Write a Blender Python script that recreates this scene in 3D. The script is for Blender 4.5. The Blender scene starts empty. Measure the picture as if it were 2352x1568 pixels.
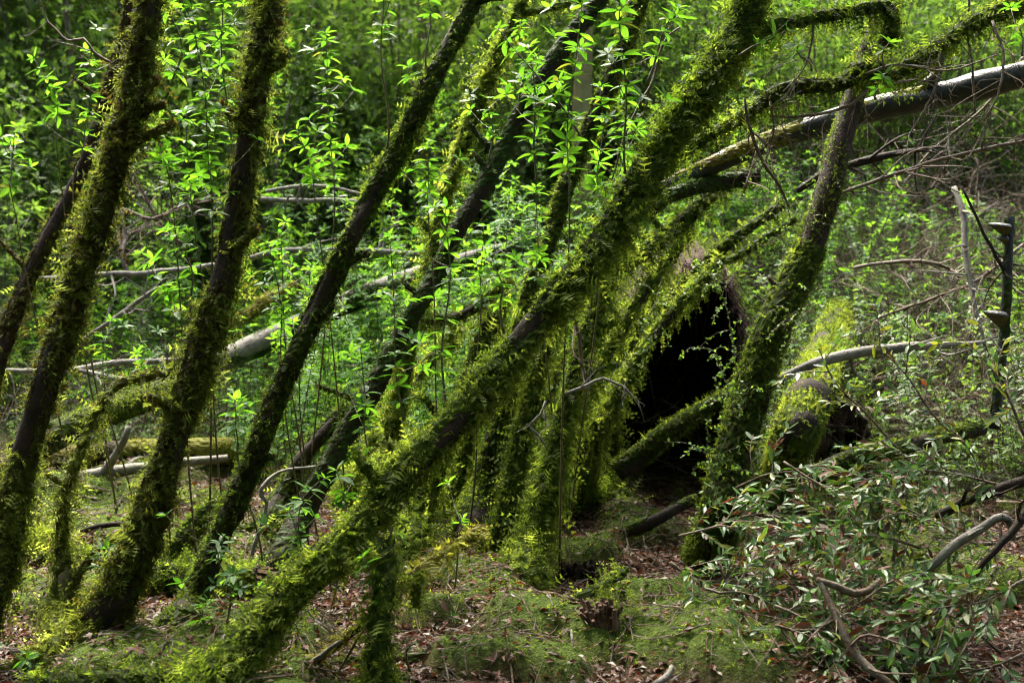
import bpy, math
import numpy as np
from mathutils import Matrix, Vector

# ------------------------------------------------------------------ camera, sky, sun, exposure
SC = bpy.context.scene
COL = SC.collection
CAM = np.array([0.0, 0.0, 1.6])
FPX = 2940.0                       # focal length in pixels of the 2352 x 1568 plan
PITCH = math.atan((784 - 500) / FPX)
FW = np.array([0, math.cos(PITCH), -math.sin(PITCH)])
UP = np.array([0, math.sin(PITCH), math.cos(PITCH)])

cd = bpy.data.cameras.new('camera')
cam = bpy.data.objects.new('camera', cd)
COL.objects.link(cam)
cam.location = CAM
cam.rotation_euler = (math.pi / 2 - PITCH, 0, 0)
cd.sensor_width = 36.0
cd.lens = 36.0 * FPX / 2352.0
cd.clip_start = 0.05
cd.clip_end = 400
cd.dof.use_dof = True
cd.dof.focus_distance = 5.3
cd.dof.aperture_fstop = 2.8
SC.camera = cam

SUN_EL, SUN_AZ = math.radians(54), math.radians(-16)   # azimuth from +Y (straight behind the scene), towards -X
w = bpy.data.worlds.new('World')
SC.world = w
w.use_nodes = True
nt = w.node_tree
bg = nt.nodes['Background']
sky = nt.nodes.new('ShaderNodeTexSky')
sky.sky_type = 'NISHITA'
sky.sun_disc = False
sky.sun_elevation = SUN_EL
sky.sun_rotation = SUN_AZ
sky.air_density = 0.7
sky.dust_density = 6.0
sky.ozone_density = 0.3
nt.links.new(sky.outputs[0], bg.inputs[0])
bg.inputs[1].default_value = 0.068
sl = bpy.data.lights.new('sun', 'SUN')
sl.energy = 2.9
sl.angle = math.radians(42)
sl.color = (1.0, 0.96, 0.86)
so = bpy.data.objects.new('sun', sl)
COL.objects.link(so)
sdir = Vector((math.sin(SUN_AZ) * math.cos(SUN_EL), math.cos(SUN_AZ) * math.cos(SUN_EL), math.sin(SUN_EL)))
so.rotation_euler = sdir.to_track_quat('Z', 'Y').to_euler()
so.location = (0, 0, 20)

vs = SC.view_settings
vs.view_transform = 'Standard'
vs.look = 'None'
vs.exposure = 3.1
vs.gamma = 1.0
vs.use_curve_mapping = False
SC.cycles.use_denoising = True
SC.cycles.filter_width = 1.15
SC.cycles.adaptive_threshold = 0.04
SC.cycles.max_bounces = 4
SC.cycles.diffuse_bounces = 3
SC.cycles.glossy_bounces = 2
SC.cycles.transmission_bounces = 4
SC.cycles.caustics_reflective = False
SC.cycles.caustics_refractive = False
SC.cycles.sample_clamp_indirect = 4.0

# ------------------------------------------------------------------ maths helpers
RNG = np.random.default_rng(7)
_lat = np.random.default_rng(3).random((257, 257))


def vnoise(x, y):
    x = np.asarray(x, float); y = np.asarray(y, float)
    xi = np.floor(x).astype(int); yi = np.floor(y).astype(int)
    fx = x - xi; fy = y - yi
    fx = fx * fx * (3 - 2 * fx); fy = fy * fy * (3 - 2 * fy)
    xi %= 256; yi %= 256
    a = _lat[xi, yi]; b = _lat[xi + 1, yi]; c = _lat[xi, yi + 1]; d = _lat[xi + 1, yi + 1]
    return (a * (1 - fx) + b * fx) * (1 - fy) + (c * (1 - fx) + d * fx) * fy


def fbm(x, y, o=3):
    s = 0; a = 0.5; t = 0
    for k in range(o):
        s = s + a * vnoise(x * 2 ** k + 17.3 * k, y * 2 ** k + 5.1 * k); t += a; a *= 0.5
    return s / t


def sstep(a, b, x):
    t = np.clip((np.asarray(x, float) - a) / (b - a), 0, 1)
    return t * t * (3 - 2 * t)


def P(px, py, d):
    return CAM + d * FW + d * (px - 1176) / FPX * np.array([1.0, 0, 0]) + d * (784 - py) / FPX * UP


MOUNDS = []   # (x, y, rx, ry, h)
PATCH = []
for (px, py, r_) in [(1225, 1455, .25), (1400, 1480, .3), (1550, 1500, .3), (1700, 1520, .35), (1350, 1290, .2), (1500, 1400, .25), (1480, 1230, .25), (1420, 1190, .2), (1100, 1530, .2),
                     (80, 1250, .4), (200, 1180, .5), (300, 1250, .4), (120, 1380, .3), (500, 1480, .25), (300, 1540, .3), (1750, 1440, .3), (1250, 1540, .2), (640, 1480, .2), (150, 1150, .5), (420, 1150, .3), (560, 1250, .2)]:
    d = 1.6 / ((py - 784) / FPX * math.cos(PITCH) + math.sin(PITCH))
    p = P(px, py, d); PATCH.append((p[0], p[1], r_))


def mossmask(x, y):
    m = fbm(np.asarray(x) * 1.9 + 40, np.asarray(y) * 1.5 + 11, 3)
    m = sstep(0.53, 0.64, m)
    x = np.asarray(x, float); y = np.asarray(y, float)
    wob = .6 + .8 * fbm(x * 5 + 3, y * 5 + 8, 2)
    for (a, b, r_) in PATCH:
        m = np.maximum(m, sstep(.25, .7, np.exp(-((x - a) ** 2 + (y - b) ** 2) / r_ ** 2) * wob))
    return m


def H(x, y):
    x = np.asarray(x, float); y = np.asarray(y, float)
    y0 = 9.4 - 2.3 * sstep(0.5, 1.8, x)
    t = np.maximum(y - y0, 0)
    h = 0.46 * t * t / (t + 1.8) + 0.10 * np.maximum(y - 22, 0)
    h = h + 0.10 * (fbm(x * 0.8, y * 0.8, 3) - 0.5) + 0.045 * (fbm(x * 3.1 + 9, y * 3.1, 2) - 0.5)
    mk = mossmask(x, y)
    h = h + mk * (0.045 + 0.09 * fbm(x * 7 + 2, y * 7 + 31, 2) * sstep(0, .8, mk))
    for (mx, my, rx, ry, mh) in MOUNDS:
        h = h + mh * np.exp(-((x - mx) / rx) ** 2 - ((y - my) / ry) ** 2)
    return h


def GD(px, py):
    """depth at which the sight line through a plan pixel meets the ground"""
    ds = np.arange(3.0, 40, 0.02)
    p = CAM[None] + ds[:, None] * (FW + (px - 1176) / FPX * np.array([1.0, 0, 0]) + (784 - py) / FPX * UP)[None]
    below = p[:, 2] < H(p[:, 0], p[:, 1])
    return float(ds[np.argmax(below)]) if below.any() else 40.0


def GP(px, py):
    return P(px, py, GD(px, py))


for (px, py, rx, ry, mh) in [(1225, 1455, .22, .16, .05), (150, 1310, .30, .16, .12), (1400, 1300, .2, .15, .05),
                             (640, 1330, .35, .2, .05), (1750, 1530, .35, .2, .08), (2040, 960, .45, .5, .30), (1560, 930, .9, .7, .55), (1330, 985, .4, .5, .35), (60, 1190, .3, .2, .10), (260, 1180, .35, .22, .12), (330, 1120, .3, .2, .10), (1480, 1410, .2, .12, .07), (1620, 1470, .25, .15, .08)]:
    d = 1.6 / ((py - 784) / FPX * math.cos(PITCH) + math.sin(PITCH))
    p = P(px, py, d)
    MOUNDS.append((p[0], p[1], rx, ry, mh))


def unit(v):
    v = np.asarray(v, float)
    return v / np.maximum(np.linalg.norm(v, axis=-1, keepdims=True), 1e-9)


def spline(pts, step):
    """Catmull-Rom through the rows of pts (any number of columns), resampled to about 'step' metres"""
    pts = np.asarray(pts, float)
    q = np.vstack([2 * pts[0] - pts[1], pts, 2 * pts[-1] - pts[-2]])
    out = []
    for i in range(1, len(q) - 2):
        L = np.linalg.norm(q[i + 1, :3] - q[i, :3])
        n = max(2, int(math.ceil(L / step)))
        t = np.arange(n)[:, None] / n
        a, b, c, d = q[i - 1], q[i], q[i + 1], q[i + 2]
        out.append(0.5 * (2 * b + (c - a) * t + (2 * a - 5 * b + 4 * c - d) * t ** 2 + (3 * b - a - 3 * c + d) * t ** 3))
    out.append(q[-2][None])
    return np.vstack(out)


def frames(c):
    t = unit(np.gradient(c, axis=0))
    ref = np.array([0, 0, 1.0]) if abs(t[0, 2]) < 0.9 else np.array([0, 1.0, 0])
    n = np.zeros_like(t); b = np.zeros_like(t)
    v = ref
    for i in range(len(t)):
        v = v - t[i] * v.dot(t[i]); v = v / max(np.linalg.norm(v), 1e-9)
        n[i] = v; b[i] = np.cross(t[i], v)
    return t, n, b


class MB:
    """collects vertices, triangles and one tint per vertex"""
    def __init__(s): s.v = []; s.f = []; s.t = []; s.n = 0

    def add(s, v, f, t=0.5):
        v = np.asarray(v, float).reshape(-1, 3); f = np.asarray(f, int).reshape(-1, 3)
        s.v.append(v); s.f.append(f + s.n)
        s.t.append(np.broadcast_to(np.asarray(t, float), (len(v),)))
        s.n += len(v)

    def tube(s, c, r, k=6, t=0.5, rough=0.0, seed=0, caps=True):
        c = np.asarray(c, float); m = len(c)
        r = np.broadcast_to(np.asarray(r, float), (m,))
        T, N, B = frames(c)
        a = np.arange(k) / k * 2 * math.pi
        rr = np.repeat(r[:, None], k, 1)
        if rough:
            L = np.concatenate([[0], np.cumsum(np.linalg.norm(np.diff(c, axis=0), axis=1))])
            g = fbm(L[:, None] * 7 + seed, (np.cos(a) * 1.3 + 5)[None] + 0 * L[:, None], 3) + fbm(L[:, None] * 7 + seed + 31, (np.sin(a) * 1.3 + 9)[None] + 0 * L[:, None], 3)
            rr = rr * (1 + rough * (g - 1.0) * 2)
        v = c[:, None] + rr[..., None] * (np.cos(a)[None, :, None] * N[:, None] + np.sin(a)[None, :, None] * B[:, None])
        i = np.arange(m - 1)[:, None] * k + np.arange(k)[None]
        j = np.arange(m - 1)[:, None] * k + (np.arange(k) + 1)[None] % k
        f = np.concatenate([np.stack([i, j, j + k], -1).reshape(-1, 3), np.stack([i, j + k, i + k], -1).reshape(-1, 3)])
        v = v.reshape(-1, 3)
        if caps:
            v = np.vstack([v, c[0], c[-1]])
            z = np.arange(k); zz = (z + 1) % k
            f = np.concatenate([f, np.stack([np.full(k, m * k), zz, z], -1), np.stack([np.full(k, m * k + 1), (m - 1) * k + z, (m - 1) * k + zz], -1)])
        s.add(v, f, t)

    def mesh(s, name, mat, smooth=False):
        me = bpy.data.meshes.new(name)
        if s.n == 0: return me
        v = np.vstack(s.v).astype(np.float32); f = np.vstack(s.f).astype(np.int32); t = np.concatenate(s.t).astype(np.float32)
        me.vertices.add(len(v)); me.vertices.foreach_set('co', v.ravel())
        me.loops.add(f.size); me.loops.foreach_set('vertex_index', f.ravel())
        me.polygons.add(len(f)); me.polygons.foreach_set('loop_start', np.arange(0, f.size, 3, dtype=np.int32))
        me.polygons.foreach_set('use_smooth', np.full(len(f), smooth))
        at = me.attributes.new('tint', 'FLOAT', 'POINT'); at.data.foreach_set('value', t)
        me.materials.append(mat)
        me.update(calc_edges=True)
        return me


def link(name, mesh, parent=None, loc=None):
    o = bpy.data.objects.new(name, mesh)
    COL.objects.link(o)
    if parent is not None: o.parent = parent
    if loc is not None: o.location = loc
    return o


def tag(o, label=None, cat=None, group=None, kind=None):
    if label: o['label'] = label
    if cat: o['category'] = cat
    if group: o['group'] = group
    if kind: o['kind'] = kind
    return o


def thing(name, loc, label, cat, group=None):
    o = bpy.data.objects.new(name, None)
    COL.objects.link(o)
    o.empty_display_size = 0.1
    o.location = loc
    return tag(o, label, cat, group)


def part(name, mb, mat, root, smooth=False, kind=None):
    """mesh in world coordinates -> child of root, which has only a translation"""
    base = np.array(root.location)
    for i in range(len(mb.v)): mb.v[i] = mb.v[i] - base
    o = link(name, mb.mesh(name, mat, smooth), root)
    if kind: o['kind'] = kind
    return o


# ------------------------------------------------------------------ materials
def newmat(name):
    m = bpy.data.materials.new(name)
    m.use_nodes = True
    t = m.node_tree
    for n in list(t.nodes): t.nodes.remove(n)
    out = t.nodes.new('ShaderNodeOutputMaterial')
    return m, t, out


def ramp(t, stops):
    r = t.nodes.new('ShaderNodeValToRGB')
    e = r.color_ramp.elements
    e[0].position, e[0].color = stops[0][0], (*stops[0][1], 1)
    e[1].position, e[1].color = stops[-1][0], (*stops[-1][1], 1)
    for p, c in stops[1:-1]:
        x = e.new(p); x.color = (*c, 1)
    return r


def noise_n(t, scale, detail=3, coord='Object', rough=0.6):
    tc = t.nodes.new('ShaderNodeTexCoord')
    n = t.nodes.new('ShaderNodeTexNoise')
    n.inputs['Scale'].default_value = scale
    n.inputs['Detail'].default_value = detail
    n.inputs['Roughness'].default_value = rough
    t.links.new(tc.outputs[coord], n.inputs['Vector'])
    return n


def mossmat(name, stops, trans=0.4, gloss=0.05):
    m, t, out = newmat(name)
    a = t.nodes.new('ShaderNodeAttribute'); a.attribute_name = 'tint'
    r = ramp(t, stops)
    t.links.new(a.outputs['Fac'], r.inputs[0])
    p = t.nodes.new('ShaderNodeBsdfPrincipled')
    p.inputs['Roughness'].default_value = 0.6
    p.inputs['Specular IOR Level'].default_value = gloss * 2
    t.links.new(r.outputs[0], p.inputs['Base Color'])
    tr = t.nodes.new('ShaderNodeBsdfTranslucent')
    mul = t.nodes.new('ShaderNodeMix'); mul.data_type = 'RGBA'; mul.blend_type = 'MULTIPLY'; mul.inputs[0].default_value = 1
    mul.inputs[7].default_value = (1.85, 1.85, 1.0, 1)
    t.links.new(r.outputs[0], mul.inputs[6]); t.links.new(mul.outputs[2], tr.inputs[0])
    mx = t.nodes.new('ShaderNodeMixShader'); mx.inputs[0].default_value = trans
    t.links.new(p.outputs[0], mx.inputs[1]); t.links.new(tr.outputs[0], mx.inputs[2]); t.links.new(mx.outputs[0], out.inputs[0])
    return m


def leafmat(name, top, under, trcol, trans=0.45, rough=0.32, var=0.35, spec=0.5, vein=True):
    m, t, out = newmat(name)
    g = t.nodes.new('ShaderNodeNewGeometry')
    mixc = t.nodes.new('ShaderNodeMix'); mixc.data_type = 'RGBA'
    mixc.inputs[6].default_value = (*top, 1); mixc.inputs[7].default_value = (*under, 1)
    t.links.new(g.outputs['Backfacing'], mixc.inputs[0])
    oi = t.nodes.new('ShaderNodeObjectInfo')
    a = t.nodes.new('ShaderNodeAttribute'); a.attribute_name = 'tint'
    ad = t.nodes.new('ShaderNodeMath'); ad.operation = 'ADD'
    t.links.new(oi.outputs['Random'], ad.inputs[0]); t.links.new(a.outputs['Fac'], ad.inputs[1])
    fr = t.nodes.new('ShaderNodeMath'); fr.operation = 'FRACT'
    t.links.new(ad.outputs[0], fr.inputs[0])
    mr = t.nodes.new('ShaderNodeMapRange'); mr.inputs[3].default_value = 1 - var; mr.inputs[4].default_value = 1 + var
    t.links.new(fr.outputs[0], mr.inputs[0])
    hs = t.nodes.new('ShaderNodeHueSaturation')
    mh = t.nodes.new('ShaderNodeMapRange'); mh.inputs[3].default_value = 0.515; mh.inputs[4].default_value = 0.488
    t.links.new(fr.outputs[0], mh.inputs[0]); t.links.new(mh.outputs[0], hs.inputs['Hue'])
    t.links.new(mr.outputs[0], hs.inputs['Value'])
    t.links.new(mixc.outputs[2], hs.inputs['Color'])
    p = t.nodes.new('ShaderNodeBsdfPrincipled')
    t.links.new(hs.outputs[0], p.inputs['Base Color'])
    p.inputs['Roughness'].default_value = rough
    p.inputs['Specular IOR Level'].default_value = spec
    if vein:
        nz = noise_n(t, 90, 2)
        b = t.nodes.new('ShaderNodeBump'); b.inputs['Strength'].default_value = 0.25; b.inputs['Distance'].default_value = 0.004
        t.links.new(nz.outputs[0], b.inputs['Height']); t.links.new(b.outputs[0], p.inputs['Normal'])
    tr = t.nodes.new('ShaderNodeBsdfTranslucent')
    hs2 = t.nodes.new('ShaderNodeHueSaturation')
    hs2.inputs['Color'].default_value = (*trcol, 1)
    t.links.new(mh.outputs[0], hs2.inputs['Hue']); t.links.new(mr.outputs[0], hs2.inputs['Value'])
    t.links.new(hs2.outputs[0], tr.inputs[0])
    mx = t.nodes.new('ShaderNodeMixShader'); mx.inputs[0].default_value = trans
    t.links.new(p.outputs[0], mx.inputs[1]); t.links.new(tr.outputs[0], mx.inputs[2]); t.links.new(mx.outputs[0], out.inputs[0])
    return m


def barkmat(name, c1, c2, c3=None, scale=14, rough=0.7, spec=0.3, bump=0.6, lichen=0.0, lcol=(0.2, 0.21, 0.18), stretch=(1, 1, 1)):
    m, t, out = newmat(name)
    n = noise_n(t, scale, 5)
    r = ramp(t, [(0.32, c1), (0.66, c2)] if c3 is None else [(0.3, c1), (0.5, c2), (0.72, c3)])
    t.links.new(n.outputs[0], r.inputs[0])
    p = t.nodes.new('ShaderNodeBsdfPrincipled')
    p.inputs['Roughness'].default_value = rough
    p.inputs['Specular IOR Level'].default_value = spec
    src = r.outputs[0]
    if lichen:
        n2 = noise_n(t, scale * 0.45, 4, rough=0.7)
        rr = ramp(t, [(0.5 - 0.02, (0, 0, 0)), (0.62, (1, 1, 1))])
        t.links.new(n2.outputs[0], rr.inputs[0])
        mu = t.nodes.new('ShaderNodeMath'); mu.operation = 'MULTIPLY'; mu.inputs[1].default_value = lichen
        t.links.new(rr.outputs[0], mu.inputs[0])
        mc = t.nodes.new('ShaderNodeMix'); mc.data_type = 'RGBA'
        t.links.new(mu.outputs[0], mc.inputs[0]); t.links.new(src, mc.inputs[6]); mc.inputs[7].default_value = (*lcol, 1)
        src = mc.outputs[2]
    t.links.new(src, p.inputs['Base Color'])
    n3 = noise_n(t, scale * 4, 4)
    b = t.nodes.new('ShaderNodeBump'); b.inputs['Strength'].default_value = bump; b.inputs['Distance'].default_value = 0.012
    t.links.new(n3.outputs[0], b.inputs['Height']); t.links.new(b.outputs[0], p.inputs['Normal'])
    t.links.new(p.outputs[0], out.inputs[0])
    return m


M_MOSS = mossmat('moss_feather', [(0.0, (0.035, 0.022, 0.008)), (0.25, (0.06, 0.05, 0.014)), (0.5, (0.07, 0.09, 0.014)), (0.8, (0.135, 0.165, 0.036)), (1.0, (0.25, 0.275, 0.09))], 0.64)
M_MOSSB = mossmat('moss_bright', [(0.0, (0.03, 0.024, 0.008)), (0.25, (0.035, 0.06, 0.01)), (0.6, (0.092, 0.135, 0.018)), (1.0, (0.23, 0.27, 0.05))], 0.62)
M_MOSSD = mossmat('moss_dark', [(0.0, (0.03, 0.025, 0.01)), (0.4, (0.03, 0.065, 0.012)), (0.8, (0.06, 0.12, 0.018)), (1.0, (0.12, 0.19, 0.03))], 0.32)
M_MOSSY = mossmat('moss_yellow', [(0.0, (0.09, 0.06, 0.015)), (0.4, (0.18, 0.18, 0.03)), (0.8, (0.28, 0.28, 0.045)), (1.0, (0.36, 0.36, 0.07))], 0.4)
M_LEAF = leafmat('sapling_leaf', (0.04, 0.12, 0.013), (0.065, 0.16, 0.025), (0.15, 0.36, 0.016), 0.5, 0.4, spec=.25)
M_LEAF2 = leafmat('thicket_leaf', (0.05, 0.14, 0.016), (0.075, 0.18, 0.03), (0.20, 0.42, 0.024), 0.52, 0.5, spec=.15, vein=False)
M_SHRUB = leafmat('oval_leaf', (0.045, 0.105, 0.018), (0.15, 0.215, 0.10), (0.10, 0.22, 0.02), 0.35, 0.36, spec=.35)
M_SHRUBY = leafmat('yellowing_leaf', (0.14, 0.16, 0.015), (0.22, 0.24, 0.08), (0.25, 0.28, 0.02), 0.35, 0.35)
M_DEAD = leafmat('dead_leaf', (0.065, 0.025, 0.011), (0.085, 0.045, 0.024), (0.16, 0.05, 0.012), 0.2, 0.5, var=0.5, spec=.18)
M_PALED = leafmat('pale_dead_leaf', (0.14, 0.11, 0.08), (0.18, 0.15, 0.12), (0.12, 0.08, 0.05), 0.15, 0.4, var=0.3, spec=.25)
M_FAR = leafmat('far_leaf', (0.06, 0.105, 0.022), (0.08, 0.13, 0.04), (0.16, 0.29, 0.03), 0.5, 0.5, spec=.15, vein=False)  # colour brightened to stand in for haze over distant foliage
M_CREEP = leafmat('creeper_leaf', (0.065, 0.13, 0.024), (0.11, 0.18, 0.05), (0.20, 0.34, 0.03), 0.45, 0.45, spec=.2, vein=False)
M_BARK = barkmat('dark_wet_bark', (0.007, 0.005, 0.004), (0.03, 0.02, 0.012), rough=0.8, spec=0.15)
M_BARKG = barkmat('grey_smooth_bark', (0.006, 0.006, 0.006), (0.018, 0.017, 0.017), scale=20, rough=0.38, spec=0.3, bump=0.35, lichen=0.25, lcol=(0.08, 0.085, 0.07))
M_BARKR = barkmat('reddish_bark', (0.012, 0.007, 0.005), (0.04, 0.022, 0.015), scale=24, rough=0.6, spec=0.1, bump=0.8)
M_TWIG = barkmat('brown_twig', (0.06, 0.038, 0.024), (0.15, 0.10, 0.065), scale=30, rough=0.6, spec=.15, lichen=0.5, lcol=(0.2, 0.2, 0.16))
M_GREY = barkmat('bleached_branch', (0.075, 0.066, 0.056), (0.19, 0.17, 0.145), scale=18, rough=0.6, spec=.15, lichen=0.35, lcol=(0.16, 0.18, 0.09))
M_STEM = barkmat('green_stem', (0.05, 0.06, 0.02), (0.11, 0.085, 0.04), scale=20, rough=0.45)
M_FARBARK = barkmat('far_bark', (0.06, 0.05, 0.03), (0.16, 0.125, 0.08), scale=5, rough=0.8, lichen=0.7, lcol=(0.15, 0.17, 0.05))
M_TANBARK = barkmat('tan_mossy_bark', (0.13, 0.11, 0.04), (0.27, 0.22, 0.09), scale=6, rough=0.8, lichen=0.6, lcol=(0.25, 0.26, 0.08))
M_PINK = barkmat('pinkish_bare_wood', (0.08, 0.06, 0.05), (0.18, 0.14, 0.12), scale=6, rough=0.6)
M_ROT = barkmat('rotten_red_wood', (0.04, 0.02, 0.012), (0.15, 0.08, 0.052), scale=22, rough=0.85, bump=1.0)
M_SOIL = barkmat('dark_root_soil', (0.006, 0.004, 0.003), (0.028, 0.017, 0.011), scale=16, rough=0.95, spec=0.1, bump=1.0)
M_FIBRE = barkmat('root_fibre', (0.03, 0.018, 0.013), (0.09, 0.06, 0.047), scale=20, rough=0.9, spec=0.1)
M_FUNG = barkmat('bracket_fungus_top', (0.012, 0.012, 0.012), (0.05, 0.048, 0.045), scale=20, rough=0.35, spec=0.5)
M_CHAR = barkmat('blackened_bark', (0.006, 0.007, 0.007), (0.022, 0.024, 0.02), scale=20, rough=0.5)


def ground_material():
    m, t, out = newmat('forest_floor')
    n = noise_n(t, 26, 6, rough=0.7)
    r = ramp(t, [(0.28, (0.012, 0.007, 0.005)), (0.45, (0.03, 0.016, 0.01)), (0.6, (0.055, 0.03, 0.018)), (0.75, (0.085, 0.058, 0.042))])
    t.links.new(n.outputs[0], r.inputs[0])
    a = t.nodes.new('ShaderNodeAttribute'); a.attribute_name = 'tint'
    n2 = noise_n(t, 40, 4)
    r2 = ramp(t, [(0.3, (0.025, 0.042, 0.007)), (0.7, (0.075, 0.115, 0.015))])
    t.links.new(n2.outputs[0], r2.inputs[0])
    mc = t.nodes.new('ShaderNodeMix'); mc.data_type = 'RGBA'
    t.links.new(a.outputs['Fac'], mc.inputs[0]); t.links.new(r.outputs[0], mc.inputs[6]); t.links.new(r2.outputs[0], mc.inputs[7])
    p = t.nodes.new('ShaderNodeBsdfPrincipled')
    p.inputs['Roughness'].default_value = 0.9
    p.inputs['Specular IOR Level'].default_value = 0.08
    t.links.new(mc.outputs[2], p.inputs['Base Color'])
    n3 = noise_n(t, 70, 5)
    b = t.nodes.new('ShaderNodeBump'); b.inputs['Strength'].default_value = 0.9; b.inputs['Distance'].default_value = 0.02
    t.links.new(n3.outputs[0], b.inputs['Height']); t.links.new(b.outputs[0], p.inputs['Normal'])
    t.links.new(p.outputs[0], out.inputs[0])
    return m


M_GROUND = ground_material()

# ------------------------------------------------------------------ ground
xs = np.unique(np.concatenate([np.linspace(-40, -4, 30), np.linspace(-4, 4, 170), np.linspace(4, 40, 30)]))
ys = np.unique(np.concatenate([np.linspace(-30, 3, 20), np.linspace(3, 11, 180), np.linspace(11, 70, 70)]))
X, Y = np.meshgrid(xs, ys, indexing='ij')
gm = MB()
idx = np.arange(X.size).reshape(X.shape)
a_, b_, c_, d_ = idx[:-1, :-1].ravel(), idx[1:, :-1].ravel(), idx[1:, 1:].ravel(), idx[:-1, 1:].ravel()
gm.add(np.stack([X, Y, H(X, Y)], -1).reshape(-1, 3), np.concatenate([np.stack([a_, b_, c_], -1), np.stack([a_, c_, d_], -1)]), np.maximum(mossmask(X, Y) * 0.9, 0.5 * sstep(7.5, 10, Y)).ravel())
g = link('ground', gm.mesh('ground', M_GROUND, True))
tag(g, 'brown leaf strewn forest floor with moss patches', kind='structure')

# ------------------------------------------------------------------ moss sprigs
def tmpl_feather(n, wid, droop, seed):
    r = np.random.default_rng(seed)
    v = []; f = []
    s = np.linspace(0.06, 0.95, n)
    for i, u in enumerate(s):
        wd = wid * (math.sin(math.pi * min(1, 0.16 + u * 0.88)) ** 0.7)
        z = -droop * u * u
        for sg in (-1, 1):
            k = len(v); q = r.uniform(0.75, 1.2)
            v += [(u, 0, z), (u + 0.10, 0, -droop * (u + 0.10) ** 2), (u + 0.12 * q, sg * wd * q, z - 0.10 * wd + r.uniform(-.03, .03))]
            f.append((k, k + 1, k + 2) if sg > 0 else (k + 1, k, k + 2))
    k = len(v)
    v += [(0.0, -0.018, 0), (0.0, 0.018, 0), (1.0, 0, -droop)]
    f.append((k, k + 1, k + 2))
    return np.array(v), np.array(f)


def tmpl_tuft(n, seed):
    r = np.random.default_rng(seed)
    v = []; f = []
    for i in range(n):
        a = r.uniform(0, 2 * math.pi); sp = r.uniform(0.1, 0.75); L = r.uniform(0.6, 1.0)
        d = unit(np.array([1.0, sp * math.cos(a), sp * math.sin(a)])); sd = unit(np.cross(d, r.normal(size=3))) * r.uniform(.035, .07)
        m = d * L * 0.55; e = d * L + np.array([-.1, 0, -.15])
        k = len(v)
        v += [tuple(0 * sd), tuple(m + sd), tuple(m - sd), tuple(e)]
        f += [(k, k + 1, k + 2), (k + 2, k + 1, k + 3)]
    return np.array(v), np.array(f)


def tmpl_flake(seed):
    r = np.random.default_rng(seed)
    n = 7
    a = np.linspace(-1.25, 1.25, n)
    rad = np.where(np.arange(n) % 2 == 0, 0.62, 1.0) * r.uniform(0.75, 1.1, n)
    v = [(0, 0, 0)] + [(rad[i] * math.cos(a[i]), 0.75 * rad[i] * math.sin(a[i]), r.uniform(-.16, .1)) for i in range(n)]
    f = [(0, i + 1, i + 2) for i in range(n - 1)]
    return np.array(v), np.array(f)


def tmpl_strand(seed):
    r = np.random.default_rng(seed)
    v = []; f = []
    p = np.zeros(3); n = 5
    for i in range(n):
        e = p + np.array([1.0 / n, r.uniform(-.05, .05), r.uniform(-.04, .04)])
        k = len(v); w_ = 0.022
        v += [tuple(p + (0, w_, 0)), tuple(p - (0, w_, 0)), tuple(e)]
        f.append((k, k + 1, k + 2))
        for sg in (-1, 1):
            k = len(v)
            q = r.uniform(.05, .13)
            v += [tuple(p), tuple(p + (0.05, 0, 0)), tuple(p + (0.09, sg * q, r.uniform(-.05, .05)))]
            f.append((k, k + 1, k + 2))
        p = e
    return np.array(v), np.array(f)


T_FEATHER = [tmpl_feather(5, 0.24, 0.30, 1), tmpl_feather(6, 0.18, 0.45, 2), tmpl_feather(5, 0.28, 0.15, 3), tmpl_feather(6, 0.13, 0.35, 4)]
T_TUFT = [tmpl_tuft(5, 11), tmpl_tuft(6, 12), tmpl_tuft(4, 13)]
T_FLAKE = [tmpl_flake(21), tmpl_flake(22)]
T_STRAND = [tmpl_strand(31), tmpl_strand(32), tmpl_strand(33)]


def scatter(mb, tmpl, pos, gdir, updir, size, tint, wid=1.0):
    """one template at many places; x along gdir, z towards updir"""
    n = len(pos)
    if n == 0: return
    tv, tf = tmpl
    gdir = unit(gdir); side = unit(np.cross(updir, gdir)); nz = np.cross(gdir, side)
    size = np.broadcast_to(np.asarray(size, float), (n,))
    V = pos[:, None] + size[:, None, None] * (tv[None, :, 0, None] * gdir[:, None] + wid * tv[None, :, 1, None] * side[:, None] + tv[None, :, 2, None] * nz[:, None])
    F = tf[None] + (np.arange(n) * len(tv))[:, None, None]
    T = np.repeat(np.broadcast_to(tint, (n,)), len(tv))
    mb.add(V.reshape(-1, 3), F.reshape(-1, 3), T)


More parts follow.
